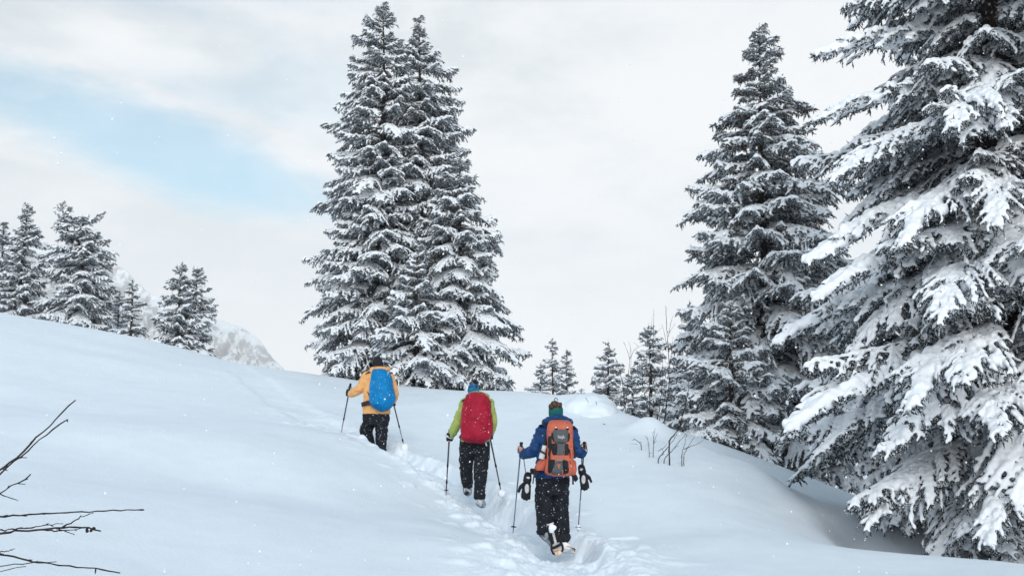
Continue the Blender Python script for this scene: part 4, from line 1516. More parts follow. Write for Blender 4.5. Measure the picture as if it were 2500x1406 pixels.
# ================================================================== hiker in the lime jacket
Y2 = 14.2
d2 = dict(root=(1160, 1225), head=(1156, 951, 14.2), head_dy=0.06, seed=23, jacket_mat=M_GREEN, wr=0.015,
          torso=[(1162, 962, 16, 0.10), (1165, 970, 26, 0.13), (1166, 980, 35, 0.145), (1166, 995, 37, 0.15), (1166, 1018, 36, 0.15), (1165, 1045, 36, 0.155), (1161, 1065, 36, 0.16), (1159, 1077, 36, 0.165)],
          collar=(1165, 963, 24, 8),
          arm_l=[(1136, 984, 13, 0), (1117, 1030, 12, 0.0), (1103, 1060, 10, 0.13)], hand_l=(1097, 1068, 0.17),
          arm_r=[(1194, 985, 13, 0), (1203, 1030, 11, 0.0), (1199, 1054, 9, 0.16)], hand_r=(1196, 1064, 0.24),
          pole_l=(None, None, None, (0.02, 0, 1)), pole_r=(None, None, None, (-0.15, 0, 1)),
          waist=[(1159, 1068, 33, 0.15), (1159, 1080, 36, 0.16), (1158, 1095, 36.5, 0.165), (1158, 1108, 35.5, 0.155)],
          leg_l=[(1140, 1098, 18, 0), (1139, 1118, 17.5, 0.06), (1137, 1140, 15.8, 0.16), (1139, 1160, 14.2, 0.22), (1141, 1180, 13, 0.26), (1141, 1191, 12, 0.28)],
          leg_r=[(1176, 1098, 18.5, 0), (1176, 1118, 18.5, -0.02), (1174, 1142, 16.5, -0.04), (1172, 1172, 14.5, -0.06), (1172, 1200, 13.4, -0.08), (1171, 1217, 13, -0.08)],
          foot_l=[(1141, 1199, 0.28), (1143, 1203, 0.50)], foot_r=[(1172, 1226, -0.08), (1178, 1232, 0.16)])
h2, W2, px2, hc2, hr2 = person('person in a lime green jacket with a bobble hat, middle of the three hikers', Y2, d2)
S = Shape().ball(hc2 + Vector((0, 0, hr2 * 0.10)), (hr2 * 1.02, hr2 * 1.12, hr2 * 1.05))
S.rings([(hc2 + Vector((0, 0, -hr2 * 0.55)), hr2 * 0.95, hr2 * 1.05), (hc2 + Vector((0, 0, -hr2 * 0.1)), hr2 * 1.04, hr2 * 1.16), (hc2 + Vector((0, 0, hr2 * 0.1)), hr2 * 1.03, hr2 * 1.14)])
hat2 = S.fuse('hat', M_HATBLUE, h2, voxel=0.009, smooth=3, wrinkle=0.004, wscale=22)
S = Shape()
rr = random.Random(4)
c = W2(1160, 931, 0.05)
S.ball(c, 0.032)
for k in range(30):
    e = Vector((rr.gauss(0, 1), rr.gauss(0, 1), rr.gauss(0, 1))).normalized()
    S.limb([c, c + e * 0.042], [0.012, 0.006], 6)
S.fuse('pom_pom', M_BLACK, hat2, voxel=0.006, smooth=1)
S = Shape()
for k in range(13):
    a = math.pi * (1.05 + 0.9 * k / 12)
    S.ball(W2(1166 + 23 * math.cos(a), 965 - 4 * abs(math.sin(a)) + 3, -0.12 * abs(math.sin(a)) + 0.02), 0.040)
S.fuse('hood', M_GREEN, h2, voxel=0.010, smooth=3, wrinkle=0.005, wscale=14, seed=5)
for sd in ('l', 'r'):
    G = Shape()
    hnd = W2(*d2['hand_' + sd])
    hand_grip(G, hnd, d2['pole_' + sd][3], 1.3, 1 if sd == 'l' else -1)
    a = d2['arm_' + sd][-1]
    G.limb([W2(a[0], a[1], a[3] - 0.01), hnd], [0.05, 0.042])
    g = G.fuse('glove', M_BLACK, h2, voxel=0.008, smooth=2)
    if sd == 'l':
        strap(g, [hnd + Vector((-0.050, -0.035, 0.030)), hnd + Vector((-0.02, -0.060, 0.015)), hnd + Vector((0.02, -0.060, 0.000)), hnd + Vector((0.05, -0.035, -0.01))], 0.028, M_GLOVE_W, 'knuckle_panel')
bp2 = empty('backpack', W2(1162, 1078, -0.3), 'broad backpack under a crimson rain cover, worn over the lime jacket', 'backpack', 'backpacks worn by the hikers')
pack_rings(W2, px2, [(1165, 959, 16, 0.07), (1165, 962, 22, 0.11), (1165, 969, 27, 0.14), (1164, 985, 32, 0.16), (1164, 1010, 35, 0.17), (1164, 1035, 37, 0.18), (1164, 1058, 36.5, 0.18), (1162, 1069, 34, 0.17), (1160, 1076, 27, 0.14), (1160, 1081, 17, 0.09)], -0.11, 2.8).fuse(
    'rain_cover', M_REDCOVER, bp2, voxel=0.011, smooth=4, wrinkle=0.022, wscale=5.0, seed=34, stretch=(1.3, 1, 0.9))
strap(bp2, [W2(1138, 972, -0.12), W2(1132, 976, -0.08), W2(1128, 985, 0.02)], 0.045, M_STRAP, 'shoulder_strap', facing=(0, -0.5, 1))
strap(bp2, [W2(1190, 972, -0.12), W2(1197, 980, -0.06), W2(1203, 986, 0.02)], 0.045, M_STRAP, 'shoulder_strap', facing=(0, -0.5, 1))
strap(bp2, [W2(1185, 1071, -0.22), W2(1186, 1080, -0.21), W2(1188, 1088, -0.19)], 0.020, M_WHITEP, 'drawcord')
strap(bp2, [W2(1129, 1062, -0.2), W2(1126, 1068, -0.14), W2(1124, 1070, 0.02)], 0.06, M_BELT, 'hip_belt', t=0.01)
pole(Y2, W2(1098, 1048, 0.17), W2(1090, 1186, 0.1), None, 'black trekking pole in the left hand of the hiker in the lime jacket', M_POLE_D, M_POLE_D, 'trekking poles', thick=1.25)
pt, at_, ln_ = pole(Y2, W2(1191, 1042, 0.24), W2(1227, 1217, -0.05), None, 'black trekking pole in the right hand of the hiker in the lime jacket', M_POLE_D, M_POLE_D, 'trekking poles', thick=1.2, basket=0.11)
snow_lump(pt, at_(ln_ - 0.075), 0.052, seed=5, squash=1.15)

# ================================================================== hiker in the blue down jacket
Y3 = 12.1
d3 = dict(root=(1352, 1340), head=(1357, 1004, 17.0), seed=43, jacket_mat=M_PUFFY, wr=0.007, quilt=True,
          torso=[(1360, 1022, 18, 0.10), (1360, 1032, 29, 0.13), (1360, 1045, 41, 0.145), (1360, 1060, 44, 0.15), (1358, 1085, 42, 0.15), (1354, 1115, 43, 0.155), (1350, 1145, 43.5, 0.165), (1347, 1165, 42.5, 0.17)],
          collar=(1361, 1026, 30, 9),
          arm_l=[(1324, 1054, 17, 0), (1304, 1100, 15.5, -0.02), (1278, 1109, 11, 0.12)], hand_l=(1270, 1099, 0.20),
          arm_r=[(1396, 1054, 16, 0), (1405, 1099, 14.5, 0.0), (1421, 1107, 11, 0.14)], hand_r=(1426, 1090, 0.22),
          pole_l=(None, None, None, (0.09, 0, 1)), pole_r=(None, None, None, (0.07, 0, 1)),
          waist=[(1348, 1156, 40, 0.155), (1348, 1168, 41, 0.165), (1348, 1185, 41, 0.17), (1348, 1205, 40, 0.165)],
          leg_l=[(1329, 1190, 20, 0), (1328, 1215, 21.5, 0), (1330, 1240, 21.5, 0.02), (1331, 1260, 20, 0.0), (1330, 1282, 19, -0.06), (1328, 1303, 16.5, -0.10)],
          leg_r=[(1368, 1190, 20, 0), (1367, 1215, 20, 0.02), (1368, 1240, 19.5, 0.04), (1369, 1260, 18.5, 0.04), (1372, 1285, 17, 0.02), (1372, 1303, 17.5, 0.0)],
          foot_l=[(1336, 1308, -0.14), (1356, 1334, -0.04)], foot_r=[(1373, 1322, 0.0), (1378, 1336, 0.16)])
h3, W3, px3, hc3, hr3 = person('person in a quilted blue jacket with a teal headband, nearest of the three hikers', Y3, d3)
# hair above the headband with a small bun, and a headband
S = Shape().ball(hc3 + Vector((0, -0.004, hr3 * 0.26)), (hr3 * 0.96, hr3 * 1.08, hr3 * 1.16))
S.ball(W3(1354, 986, -0.06), (0.050, 0.045, 0.040))
S.ball(W3(1366, 988, -0.05), (0.036, 0.04, 0.034))
S.ball(W3(1346, 991, -0.05), (0.036, 0.04, 0.034))
hair = S.fuse('hair', M_HAIR, h3, voxel=0.008, smooth=2, wrinkle=0.007, wscale=26, seed=7, stretch=(1.6, 1.6, 0.5))
loop = []
for k in range(13):
    t = k / 12 * math.pi * 1.25 - 0.4
    loop.append(W3(1357 + 4.2 * math.cos(t), 976 - 4.5 * math.sin(t), -0.03))
V, F = tube_np(loop, [0.0045] * 13, 5)
Shape().add(V, F).plain('hair_loop', M_HAIR, hair)
S = Shape().rings([(W3(1357, 1018, 0.02), hr3 * 0.95, hr3 * 1.02), (W3(1357, 1012, 0.02), hr3 * 1.03, hr3 * 1.14), (W3(1357, 1004, 0.02), hr3 * 1.05, hr3 * 1.17), (W3(1357, 995, 0.02), hr3 * 1.02, hr3 * 1.14)])
S.fuse('headband', M_TEAL, h3, voxel=0.009, smooth=2)
# quilted hood lying behind the neck
S = Shape()
for k in range(17):
    a = math.pi * (1.02 + 0.96 * k / 16)
    S.ball(W3(1361 + 29 * math.cos(a), 1027 - 7 * abs(math.sin(a)) ** 2 + 4 * abs(math.cos(a)), -0.15 * abs(math.sin(a)) + 0.01), (0.050, 0.050, 0.046))
S.ball(W3(1361, 1031, -0.12), (0.12, 0.07, 0.045))
S.fuse('hood', M_PUFFY, h3, voxel=0.010, smooth=3, disp=lambda V: 0.006 * (np.abs(np.sin(V[:, 0] * math.pi / 0.055)) ** 0.6 - 0.6), wrinkle=0.005, wscale=14, seed=5)
# gaiters' cuffs above the boots
S = Shape().rings([(W3(1372, 1302, 0.0), 18 * px3, 19 * px3), (W3(1372, 1308, 0.0), 20.5 * px3, 21 * px3), (W3(1372, 1316, 0.0), 20.5 * px3, 21 * px3), (W3(1373, 1323, 0.0), 15 * px3, 17 * px3)])
S.fuse('gaiter', M_BLACK, h3, voxel=0.010, smooth=2, wrinkle=0.012, wscale=14, seed=3)

bp3 = empty('backpack', W3(1362, 1160, -0.3), 'coral red backpack with grey panels and a bottle in its side pocket', 'backpack', 'backpacks worn by the hikers')
PK = [(1365, 1026, 18, 0.08), (1366, 1030, 25, 0.115), (1367, 1038, 29, 0.145), (1367, 1052, 30, 0.155), (1367, 1076, 30, 0.155), (1367, 1100, 30.5, 0.155), (1366, 1120, 32, 0.16), (1365, 1140, 33, 0.165), (1364, 1152, 32, 0.16), (1364, 1160, 27, 0.13)]
PK_DY = -0.12
pack_rings(W3, px3, PK, PK_DY, 2.8).fuse('main_body', M_PACK, bp3, voxel=0.010, smooth=3, wrinkle=0.012, wscale=9, seed=51)


def pack_face(u, v, lift):
    """point on the camera side of the pack at photo column u and row v"""
    A = np.array(PK, dtype=float)
    uc, hw, dep = (float(np.interp(v, A[:, 1], A[:, k])) for k in (0, 2, 3))
    x = min(0.985, abs((u - uc) / hw))
    w = dep * (1 - x ** 2.8) ** (1 / 2.8)
    return W3(u, v, PK_DY - dep - w - lift)


def panel(name, rows, mat, lift=0.012, cols=9, puff=0.008, parent=None, tilt=None):
    """a sewn-on panel: rows of (v, left u, right u), domed and turned in at its edges"""
    vs_ = np.array([r[0] for r in rows], dtype=float)
    n = max(8, len(rows) * 4)
    vv = np.linspace(vs_[0], vs_[-1], n)
    V, F = [], []
    for i, v in enumerate(vv):
        l = float(np.interp(v, vs_, [r[1] for r in rows]))
        r_ = float(np.interp(v, vs_, [r[2] for r in rows]))
        for k in range(cols):
            f = k / (cols - 1)
            g = i / (n - 1)
            edge = (k in (0, cols - 1)) or i in (0, n - 1)
            dome = (1 - (2 * f - 1) ** 4) * (1 - (2 * g - 1) ** 4)
            V.append(pack_face(l + (r_ - l) * f, v, -0.012 if edge else lift + puff * dome))
    for i in range(n - 1):
        for k in range(cols - 1):
            a = i * cols + k
            F.append([a, a + cols, a + cols + 1, a + 1])
    S = Shape().add([list(p) for p in V], F)
    return S.plain(name, mat, parent or bp3)


panel('mesh_side', [(1080, 1345, 1361), (1100, 1345, 1361), (1112, 1350, 1361)], M_BLACK, 0.006)
panel('mesh_side', [(1080, 1378, 1393), (1100, 1378, 1393), (1114, 1376, 1388)], M_BLACK, 0.006)
panel('mesh_side', [(1120, 1343, 1356), (1135, 1340, 1356), (1160, 1337, 1352)], M_BLACK, 0.006)
panel('mesh_side', [(1121, 1373, 1389), (1140, 1373, 1393), (1161, 1373, 1393)], M_BLACK, 0.006)
panel('mesh_side', [(1060, 1337.5, 1347), (1090, 1337, 1348), (1118, 1335, 1343)], M_BLACK, 0.008)
panel('mesh_side', [(1074, 1389, 1396.5), (1096, 1389.5, 1397), (1122, 1390, 1398)], M_BLACK, 0.008)
panel('front_panel', [(1080, 1359, 1382), (1095, 1358.5, 1381), (1112, 1358, 1377.5)], M_GREY, 0.012)
lid = panel('lid_pocket', [(1047, 1352, 1387), (1056, 1347.5, 1390), (1070, 1349, 1389.5), (1081, 1354, 1386)], M_GREY, 0.024, 13, 0.02)
panel('lid_edge', [(1056, 1346, 1352), (1068, 1345, 1353), (1079, 1352, 1356)], M_BLACK, 0.020)
panel('lid_edge', [(1056, 1387, 1391.5), (1068, 1387, 1392), (1079, 1384, 1389)], M_BLACK, 0.020)
panel('zip_tab', [(1119.5, 1356, 1376), (1126, 1356, 1375)], material('pale_grey_fabric', (0.20, 0.21, 0.215), 0.7), 0.014)
low = panel('bottom_panel', [(1127, 1354, 1375), (1140, 1350, 1375), (1152, 1344, 1375), (1160, 1342, 1375)], M_GREY, 0.016, 11, 0.008)
panel('compression_strap', [(1062, 1341, 1345), (1090, 1340, 1346), (1120, 1338, 1344), (1156, 1336, 1341)], M_STRAP, 0.012, 5, 0.002)
panel('compression_strap', [(1084, 1389.5, 1394), (1120, 1390, 1395), (1158, 1391, 1395.5)], M_STRAP, 0.012, 5, 0.002)
panel('compression_strap', [(1087, 1339, 1349), (1091, 1339, 1349)], M_STRAP, 0.014, 5, 0.002)
for u in (1358, 1386):
    S = Shape().ball(pack_face(u, 1046, 0.03), (0.018, 0.012, 0.013))
    b = S.fuse('lid_buckle', M_BLACK, bp3, voxel=0.005, smooth=1)
    S = Shape().ball(pack_face(u - 0.5, 1043.5, 0.032), (0.013, 0.010, 0.007))
    S.plain('snow', M_SNOW, b)
# printed mark on the lid: the letters as on the pack
fc = bpy.data.curves.new('lid_lettering', 'FONT')
fc.body = 'hajk'
fc.size = 0.052
fc.extrude = 0.0015
fc.align_x = 'CENTER'
fc.align_y = 'CENTER'
fo = bpy.data.objects.new('tmp_text', fc)
COL.objects.link(fo)
dg = bpy.context.evaluated_depsgraph_get()
tm = bpy.data.meshes.new_from_object(fo.evaluated_get(dg))
bpy.data.objects.remove(fo)
pc = pack_face(1370.5, 1066, 0.0485)
lt = link_mesh('lid_lettering', tm, M_WHITEP, lid, smooth=False)
lt.location = pc - parent_origin(lid)
lt.rotation_euler = (math.radians(90), 0, math.radians(2))
lt.scale = (0.95, 1.0, 1)
# small red emblem on the bottom panel
S = Shape()
for poly in ([(1361, 1133), (1364.5, 1133.4), (1364.2, 1137.5), (1361.6, 1137.2)], [(1365, 1132.8), (1367.8, 1133.2), (1367.2, 1137.4), (1365, 1137.6)], [(1362.4, 1138.2), (1366.3, 1138.2), (1365.4, 1144), (1363.6, 1144)]):
    a = [list(pack_face(u, v, 0.027)) for u, v in poly]
    b = [list(pack_face(u, v, 0.018)) for u, v in poly]
    S.add(a + b, [[3, 2, 1, 0], [4, 5, 6, 7], [0, 1, 5, 4], [1, 2, 6, 5], [2, 3, 7, 6], [3, 0, 4, 7]])
S.plain('emblem', M_PACK, low, smooth=False)
# side pockets, bottle and belt
S = Shape()
S.rings([(W3(1331, 1119, -0.20), 8 * px3, 0.07), (W3(1326, 1128, -0.20), 13 * px3, 0.09), (W3(1322, 1138, -0.20), 14.5 * px3, 0.10), (W3(1321, 1147, -0.20), 12 * px3, 0.08)])
S.fuse('side_pocket', M_PACK, bp3, voxel=0.010, smooth=3, wrinkle=0.010, wscale=10, seed=61)
S = Shape()
S.rings([(W3(1398, 1122, -0.20), 5 * px3, 0.06), (W3(1399, 1132, -0.20), 8 * px3, 0.09), (W3(1399, 1148, -0.20), 8 * px3, 0.09), (W3(1397, 1158, -0.20), 7 * px3, 0.07)])
S.fuse('side_pocket', M_PACK, bp3, voxel=0.010, smooth=3, wrinkle=0.010, wscale=10, seed=62)
S = Shape()
S.rings([(W3(1337, 1062, -0.17), 5 * px3, 0.06), (W3(1334, 1085, -0.17), 7 * px3, 0.08), (W3(1330, 1108, -0.18), 8 * px3, 0.09), (W3(1326, 1122, -0.18), 8 * px3, 0.09)])
S.fuse('side_mesh', M_BLACK, bp3, voxel=0.010, smooth=3, wrinkle=0.006, wscale=12)
S = Shape()
S.rings([(W3(1396, 1072, -0.17), 4 * px3, 0.06), (W3(1399, 1095, -0.17), 6 * px3, 0.08), (W3(1400, 1118, -0.18), 7 * px3, 0.09)])
S.fuse('side_mesh', M_BLACK, bp3, voxel=0.010, smooth=3, wrinkle=0.006, wscale=12)
wb = empty('water_bottle', W3(1322, 1117, -0.30), 'white drinking bottle in the side pocket of the coral backpack', 'bottle')
a, b = W3(1321.5, 1120, -0.29), W3(1330, 1087, -0.29)
V, F = tube_np([a, a.lerp(b, 0.02), a.lerp(b, 0.50), a.lerp(b, 0.56), a.lerp(b, 0.62)], [0.030, 0.034, 0.034, 0.030, 0.022], 14)
Shape().add(V, F).plain('bottle_body', M_WHITEP, wb)
V, F = tube_np([a.lerp(b, 0.60), a.lerp(b, 0.62), a.lerp(b, 0.98), a.lerp(b, 1.0)], [0.024, 0.027, 0.026, 0.020], 14)
Shape().add(V, F).plain('bottle_cap', M_WHITEP, wb)
strap(bp3, [W3(1314, 1098, -0.30), W3(1322, 1102, -0.335), W3(1332, 1107, -0.33), W3(1338, 1108, -0.29)], 0.02, M_STRAP, 'bottle_strap')
strap(bp3, [W3(1316, 1150, -0.22), W3(1306, 1150, -0.16), W3(1300, 1148, -0.12), W3(1301, 1156, -0.10)], 0.06, M_STRAP, 'hip_belt', t=0.012)
strap(bp3, [W3(1304, 1152, -0.15), W3(1303, 1165, -0.15), W3(1301, 1180, -0.13)], 0.014, M_STRAP, 'belt_end')
strap(bp3, [W3(1395, 1155, -0.24), W3(1402, 1160, -0.20), W3(1406, 1168, -0.16), W3(1402, 1172, -0.15)], 0.05, M_STRAP, 'hip_belt', t=0.012)
strap(bp3, [W3(1398, 1160, -0.22), W3(1399, 1172, -0.22), W3(1399, 1182, -0.20)], 0.020, M_STRAP, 'belt_end')
strap(bp3, [W3(1340, 1040, -0.16), W3(1330, 1036, -0.14), W3(1322, 1036, -0.08), W3(1316, 1046, 0.06)], 0.05, M_STRAP, 'shoulder_strap', facing=(0, -0.5, 1))
strap(bp3, [W3(1393, 1040, -0.16), W3(1400, 1042, -0.10), W3(1406, 1050, 0.05)], 0.05, M_STRAP, 'shoulder_strap', facing=(0, -0.5, 1))

pl3, atl, lnl = pole(Y3, W3(1273, 1079, 0.20), W3(1255, 1273, 0.0), None, 'slate blue trekking pole in the left hand of the hiker in the blue jacket', M_POLE_B, M_POLE_B, 'trekking poles', joints=False, thick=0.95)
pr3, atr, lnr = pole(Y3, W3(1427, 1078, 0.20), W3(1411, 1299, -0.02), None, 'slate blue trekking pole in the right hand of the hiker in the blue jacket', M_POLE_B, M_POLE_B, 'trekking poles', joints=False, thick=0.95, basket=0.06)
snow_lump(pr3, atr(lnr - 0.055), 0.030, seed=9, squash=1.1)


def hanging_glove(c, size, label, mirror, tilt):
    root = empty('glove', c, label, 'glove', 'gloves hanging from the wrists of the hiker in the blue jacket')
    R_ = Matrix.Rotation(tilt, 4, 'Y')

    def q(x, y, z):
        return Vector(c) + R_ @ Vector((x * mirror * size, y * size, z * size))
    S = Shape()
    S.limb([q(0.0, 0, 0.11), q(0, 0, 0.06)], [0.040 * size, 0.045 * size])            # cuff
    S.ball(q(0.0, 0, 0.0), (0.046 * size, 0.026 * size, 0.055 * size))              # palm
    for k, (x, l) in enumerate([(-0.034, 0.070), (-0.011, 0.085), (0.012, 0.082), (0.033, 0.066)]):
        S.limb([q(x * 0.9, 0, -0.03), q(x * 1.05, 0.008, -0.05 - l * 0.5), q(x * 1.1, 0.016, -0.05 - l)], [0.016 * size, 0.0155 * size, 0.013 * size], 8)
    S.limb([q(0.035, 0, 0.02), q(0.066, 0.006, -0.012), q(0.078, 0.01, -0.06)], [0.019 * size, 0.018 * size, 0.014 * size], 8)  # thumb
    S.fuse('glove_shell', M_BLACK, root, voxel=0.006, smooth=2, wrinkle=0.003, wscale=20)
    S = Shape()
    S.ball(q(-0.004, -0.027, -0.02), (0.024 * size, 0.006, 0.050 * size))
    S.ball(q(-0.004, -0.034, 0.09), (0.022 * size, 0.010, 0.020 * size))
    S.plain('pale_palm', M_GLOVE_W, root)
    return root, q


g1, q1 = hanging_glove(W3(1286, 1187, -0.02), 1.12, 'black and white glove dangling on a cord from the blue jacketed hiker\'s left wrist', -1, 0.10)
S = Shape()
V, F = tube_np([W3(1278, 1110, 0.10), W3(1280, 1130, 0.04), W3(1283, 1150, 0.0), W3(1284, 1160, -0.02)], [0.005] * 4, 6)
S.add(V, F).plain('leash', M_BLACK, g1)
g2, q2 = hanging_glove(W3(1424, 1165, -0.03), 1.05, 'black and white glove dangling beside the right pole of the hiker in the blue jacket', 1, -0.18)
S = Shape()
V, F = tube_np([W3(1421, 1112, 0.10), W3(1420, 1125, 0.04), W3(1421, 1138, -0.01), W3(1421.5, 1142, -0.03)], [0.006] * 4, 6)
S.add(V, F).plain('leash', M_BLACK, g2)


def snowshoe(heel, toe, width, normal, label, i_black=False):
    """a moulded snowshoe: deck, side rails, straps and heel plate"""
    heel, toe = Vector(heel), Vector(toe)
    root = empty('snowshoe', toe, label, 'snowshoe', 'snowshoes under the boots of the hiker in the blue jacket')
    d = (toe - heel)
    L_ = d.length
    d.normalize()
    n = Vector(normal)
    n = (n - d * n.dot(d)).normalized()
    s = d.cross(n)

    def q(t, x, z):
        return heel + d * (t * L_) + s * (x * width) + n * z
    prof = [(0.0, 0.30), (0.05, 0.42), (0.2, 0.46), (0.45, 0.40), (0.6, 0.44), (0.8, 0.60), (0.93, 0.52), (1.0, 0.25)]
    top, bot = [], []
    V, F = [], []
    for (t, w) in prof:
        V += [list(q(t, -w, 0.0)), list(q(t, w, 0.0)), list(q(t, w, -0.022)), list(q(t, -w, -0.022))]
    m = len(prof)
    for i in range(m - 1):
        for k in range(4):
            k2 = (k + 1) % 4
            F.append([i * 4 + k, i * 4 + k2, i * 4 + 4 + k2, i * 4 + 4 + k])
    F += [[3, 2, 1, 0], [(m - 1) * 4 + k for k in range(4)]]
    Shape().add(V, F).plain('deck', M_TAN, root, smooth=False)
    for sd in (-1, 1):
        pts = [q(t, sd * w * 0.95, 0.008) for (t, w) in prof]
        V, F = tube_np(pts, [0.012] * m, 6)
        Shape().add(V, F).plain('side_rail', M_BLACK if i_black else M_OCHRE, root)
    for t in (0.26, 0.34, 0.42, 0.50, 0.58):
        for sd in (-1, 1):
            S = Shape().ball(q(t, sd * 0.25, 0.006), (0.017, 0.010, 0.022))
            S.plain('cleat', M_BLACK, root)
    S = Shape().ball(q(0.10, 0, 0.006), (width * 0.46, 0.022, width * 0.34))
    S.ball(q(0.17, 0.1, 0.008), (width * 0.30, 0.022, width * 0.30))
    S.fuse('heel_snow', M_SNOW, root, voxel=0.007, smooth=2, wrinkle=0.004, wscale=25)
    S = Shape()
    S.ball(q(0.97, 0.05, 0.01), (width * 0.42, 0.025, 0.035))
    S.ball(q(0.80, 0.2, 0.012), (width * 0.30, 0.02, 0.022))
    S.fuse('toe_guard', M_OCHRE, root, voxel=0.007, smooth=1)
    strap(root, [q(0.70, -0.6, 0.012), q(0.70, -0.2, 0.03), q(0.72, 0.3, 0.03), q(0.72, 0.62, 0.012)], 0.03, M_BLACK, 'binding_strap', t=0.006, facing=(0, -1, 0))
    return root


snowshoe(W3(1345, 1279, -0.34), W3(1363, 1350, -0.16), 0.12, (0.1, -1, 0.15), 'snow caked snowshoe tilted heel up behind the blue jacketed hiker', True)
snowshoe(W3(1377, 1334, -0.16), W3(1386, 1347, 0.34), 0.16, (0, -0.3, 1), 'snowshoe lying flat in the trail under the blue jacketed hiker\'s right boot')
# ------------------------------------------------------------------ bare shrubs
def stem_tube(pts, r0, r1, parent, seed, buds=0, name='stem'):
    pts = np.array([list(p) for p in pts], dtype=float)
    seg = np.concatenate([[0], np.cumsum(np.linalg.norm(np.diff(pts, axis=0), axis=1))])
    n = max(6, len(pts) * 4)
    t = np.linspace(0, seg[-1], n)
    q = np.stack([np.interp(t, seg, pts[:, k]) for k in range(3)], 1)
    q[1:-1] = 0.2 * q[:-2] + 0.6 * q[1:-1] + 0.2 * q[2:]
    rr = np.random.default_rng(seed)
    q[1:-1] += rr.normal(size=(n - 2, 3)) * r0 * 0.35
    rad = np.linspace(r0, r1, n) * (1 + 0.12 * rr.normal(size=n))
    V, F = tube_np(q, np.maximum(rad, 0.0008), 6)
    S = Shape().add(V, F)
    for k in range(buds):
        i = rr.integers(2, n)
        a = q[i - 1] + (q[i] - q[i - 1]) * rr.uniform()
        e = (q[i] - q[i - 1]) / np.linalg.norm(q[i] - q[i - 1]) + rr.normal(size=3) * 0.5
        e /= np.linalg.norm(e)
        V, F = tube_np([a, a + e * r0 * 2.0, a + e * r0 * 4.0], [r1 * 1.2, r1 * 1.3, r1 * 0.3], 5)
        S.add(V, F)
    return S.plain(name, M_TWIG, parent)


def shrub(base, label, stems, Y, r, group=None, to_px=None, dyr=0.3, seed=1, buds=3):
    b = P(*base)
    root = empty('bare_shrub', b, label, 'bare shrub', group)
    rr = random.Random(seed)
    for i, st in enumerate(stems):
        pts, k = st[0], st[1]
        dy0 = rr.uniform(-dyr, dyr)
        W_ = [P(*to_px(x, y), Y + dy0 + 0.12 * j * rr.uniform(-1, 1)) for j, (x, y) in enumerate(pts)]
        if st[2:] and st[2] == 'ground':
            g = W_[0]
            W_.insert(0, Vector((g.x, g.y, min(g.z - 0.02, gz(g.x, g.y) - 0.05))))
        stem_tube(W_, r * k, r * k * 0.35, root, seed * 50 + i, buds)
    return root


z5 = lambda x, y: (1400 + x * 0.28458, 740 + y * 0.28458)
z4 = lambda x, y: (x * 0.32423, 950 + y * 0.32423)

shrub((1588, 1020, 20.2), 'tall thin bare shrub on the snow hummock in front of the full spruce', [
    ([(655, 975), (652, 800), (650, 600), (648, 420), (652, 330)], 1.0, 'ground'),
    ([(682, 500), (685, 300), (689, 180), (689, 50)], 0.6),
    ([(655, 960), (600, 740), (590, 560), (585, 430)], 0.75, 'ground'),
    ([(672, 190), (674, 110)], 0.3),
    ([(770, 1060), (800, 880), (818, 700), (820, 520), (815, 400), (800, 240), (792, 25)], 1.1, 'ground'),
    ([(815, 290), (830, 190), (857, 100)], 0.5), ([(818, 260), (850, 210), (878, 172)], 0.4), ([(802, 370), (785, 280), (760, 180)], 0.5), ([(824, 560), (840, 430), (855, 290)], 0.5),
    ([(850, 420), (900, 360)], 0.3),
    ([(720, 995), (745, 860), (762, 700), (768, 440)], 0.85, 'ground'),
    ([(735, 1000), (770, 900), (790, 760), (805, 640)], 0.7, 'ground'), ([(715, 990), (728, 850), (745, 740)], 0.6, 'ground'),
    ([(706, 260), (740, 225), (765, 205)], 0.35), ([(780, 490), (800, 520), (820, 530)], 0.3),
], 20.2, 0.010, to_px=z5, seed=2)
shrub((1510, 1018, 22.6), 'group of bare leaning stems rising behind the snow mound beside the dark trunked spruce', [
    ([(380, 970), (440, 905), (432, 780), (420, 680), (400, 600), (375, 500), (360, 470)], 1.0, 'ground'),
    ([(360, 970), (366, 760), (362, 520)], 0.7, 'ground'),
    ([(440, 965), (465, 700), (475, 580), (484, 480), (460, 400), (430, 330)], 0.9, 'ground'),
    ([(484, 480), (490, 380), (472, 320)], 0.5), ([(488, 475), (520, 400), (560, 375), (610, 350)], 0.6), ([(560, 375), (535, 350), (516, 335)], 0.4), ([(490, 600), (495, 450), (498, 390)], 0.4),
    ([(290, 955), (286, 900), (292, 860)], 0.5, 'ground'), ([(330, 960), (340, 880)], 0.4, 'ground'),
], 22.6, 0.009, to_px=z5, seed=3)
shrub((1634, 1078, 17.9), 'dark leaning bare shrub fanning out of the slope in front of the spruces', [
    ([(820, 1188), (840, 1150), (890, 1110), (925, 1000), (960, 880), (985, 760), (990, 620)], 1.3, 'ground'),
    ([(728, 1328), (790, 1260), (860, 1170), (885, 1120)], 0.9, 'ground'), ([(740, 1310), (775, 1295), (765, 1250), (752, 1245)], 0.5), ([(728, 1270), (780, 1235), (805, 1200)], 0.5),
    ([(775, 1332), (850, 1262), (900, 1195), (965, 1120)], 0.8, 'ground'), ([(860, 1250), (890, 1225), (908, 1222)], 0.4),
    ([(928, 1292), (950, 1220), (972, 1125)], 0.8, 'ground'), ([(945, 1296), (990, 1225), (1040, 1142)], 0.7, 'ground'), ([(948, 1252), (1020, 1222), (1075, 1200), (1112, 1175)], 0.6),
    ([(925, 1308), (940, 1318), (952, 1342)], 0.4), ([(950, 1250), (980, 1235), (1000, 1236)], 0.35),
], 16.4, 0.009, to_px=z5, seed=4, dyr=0.12)
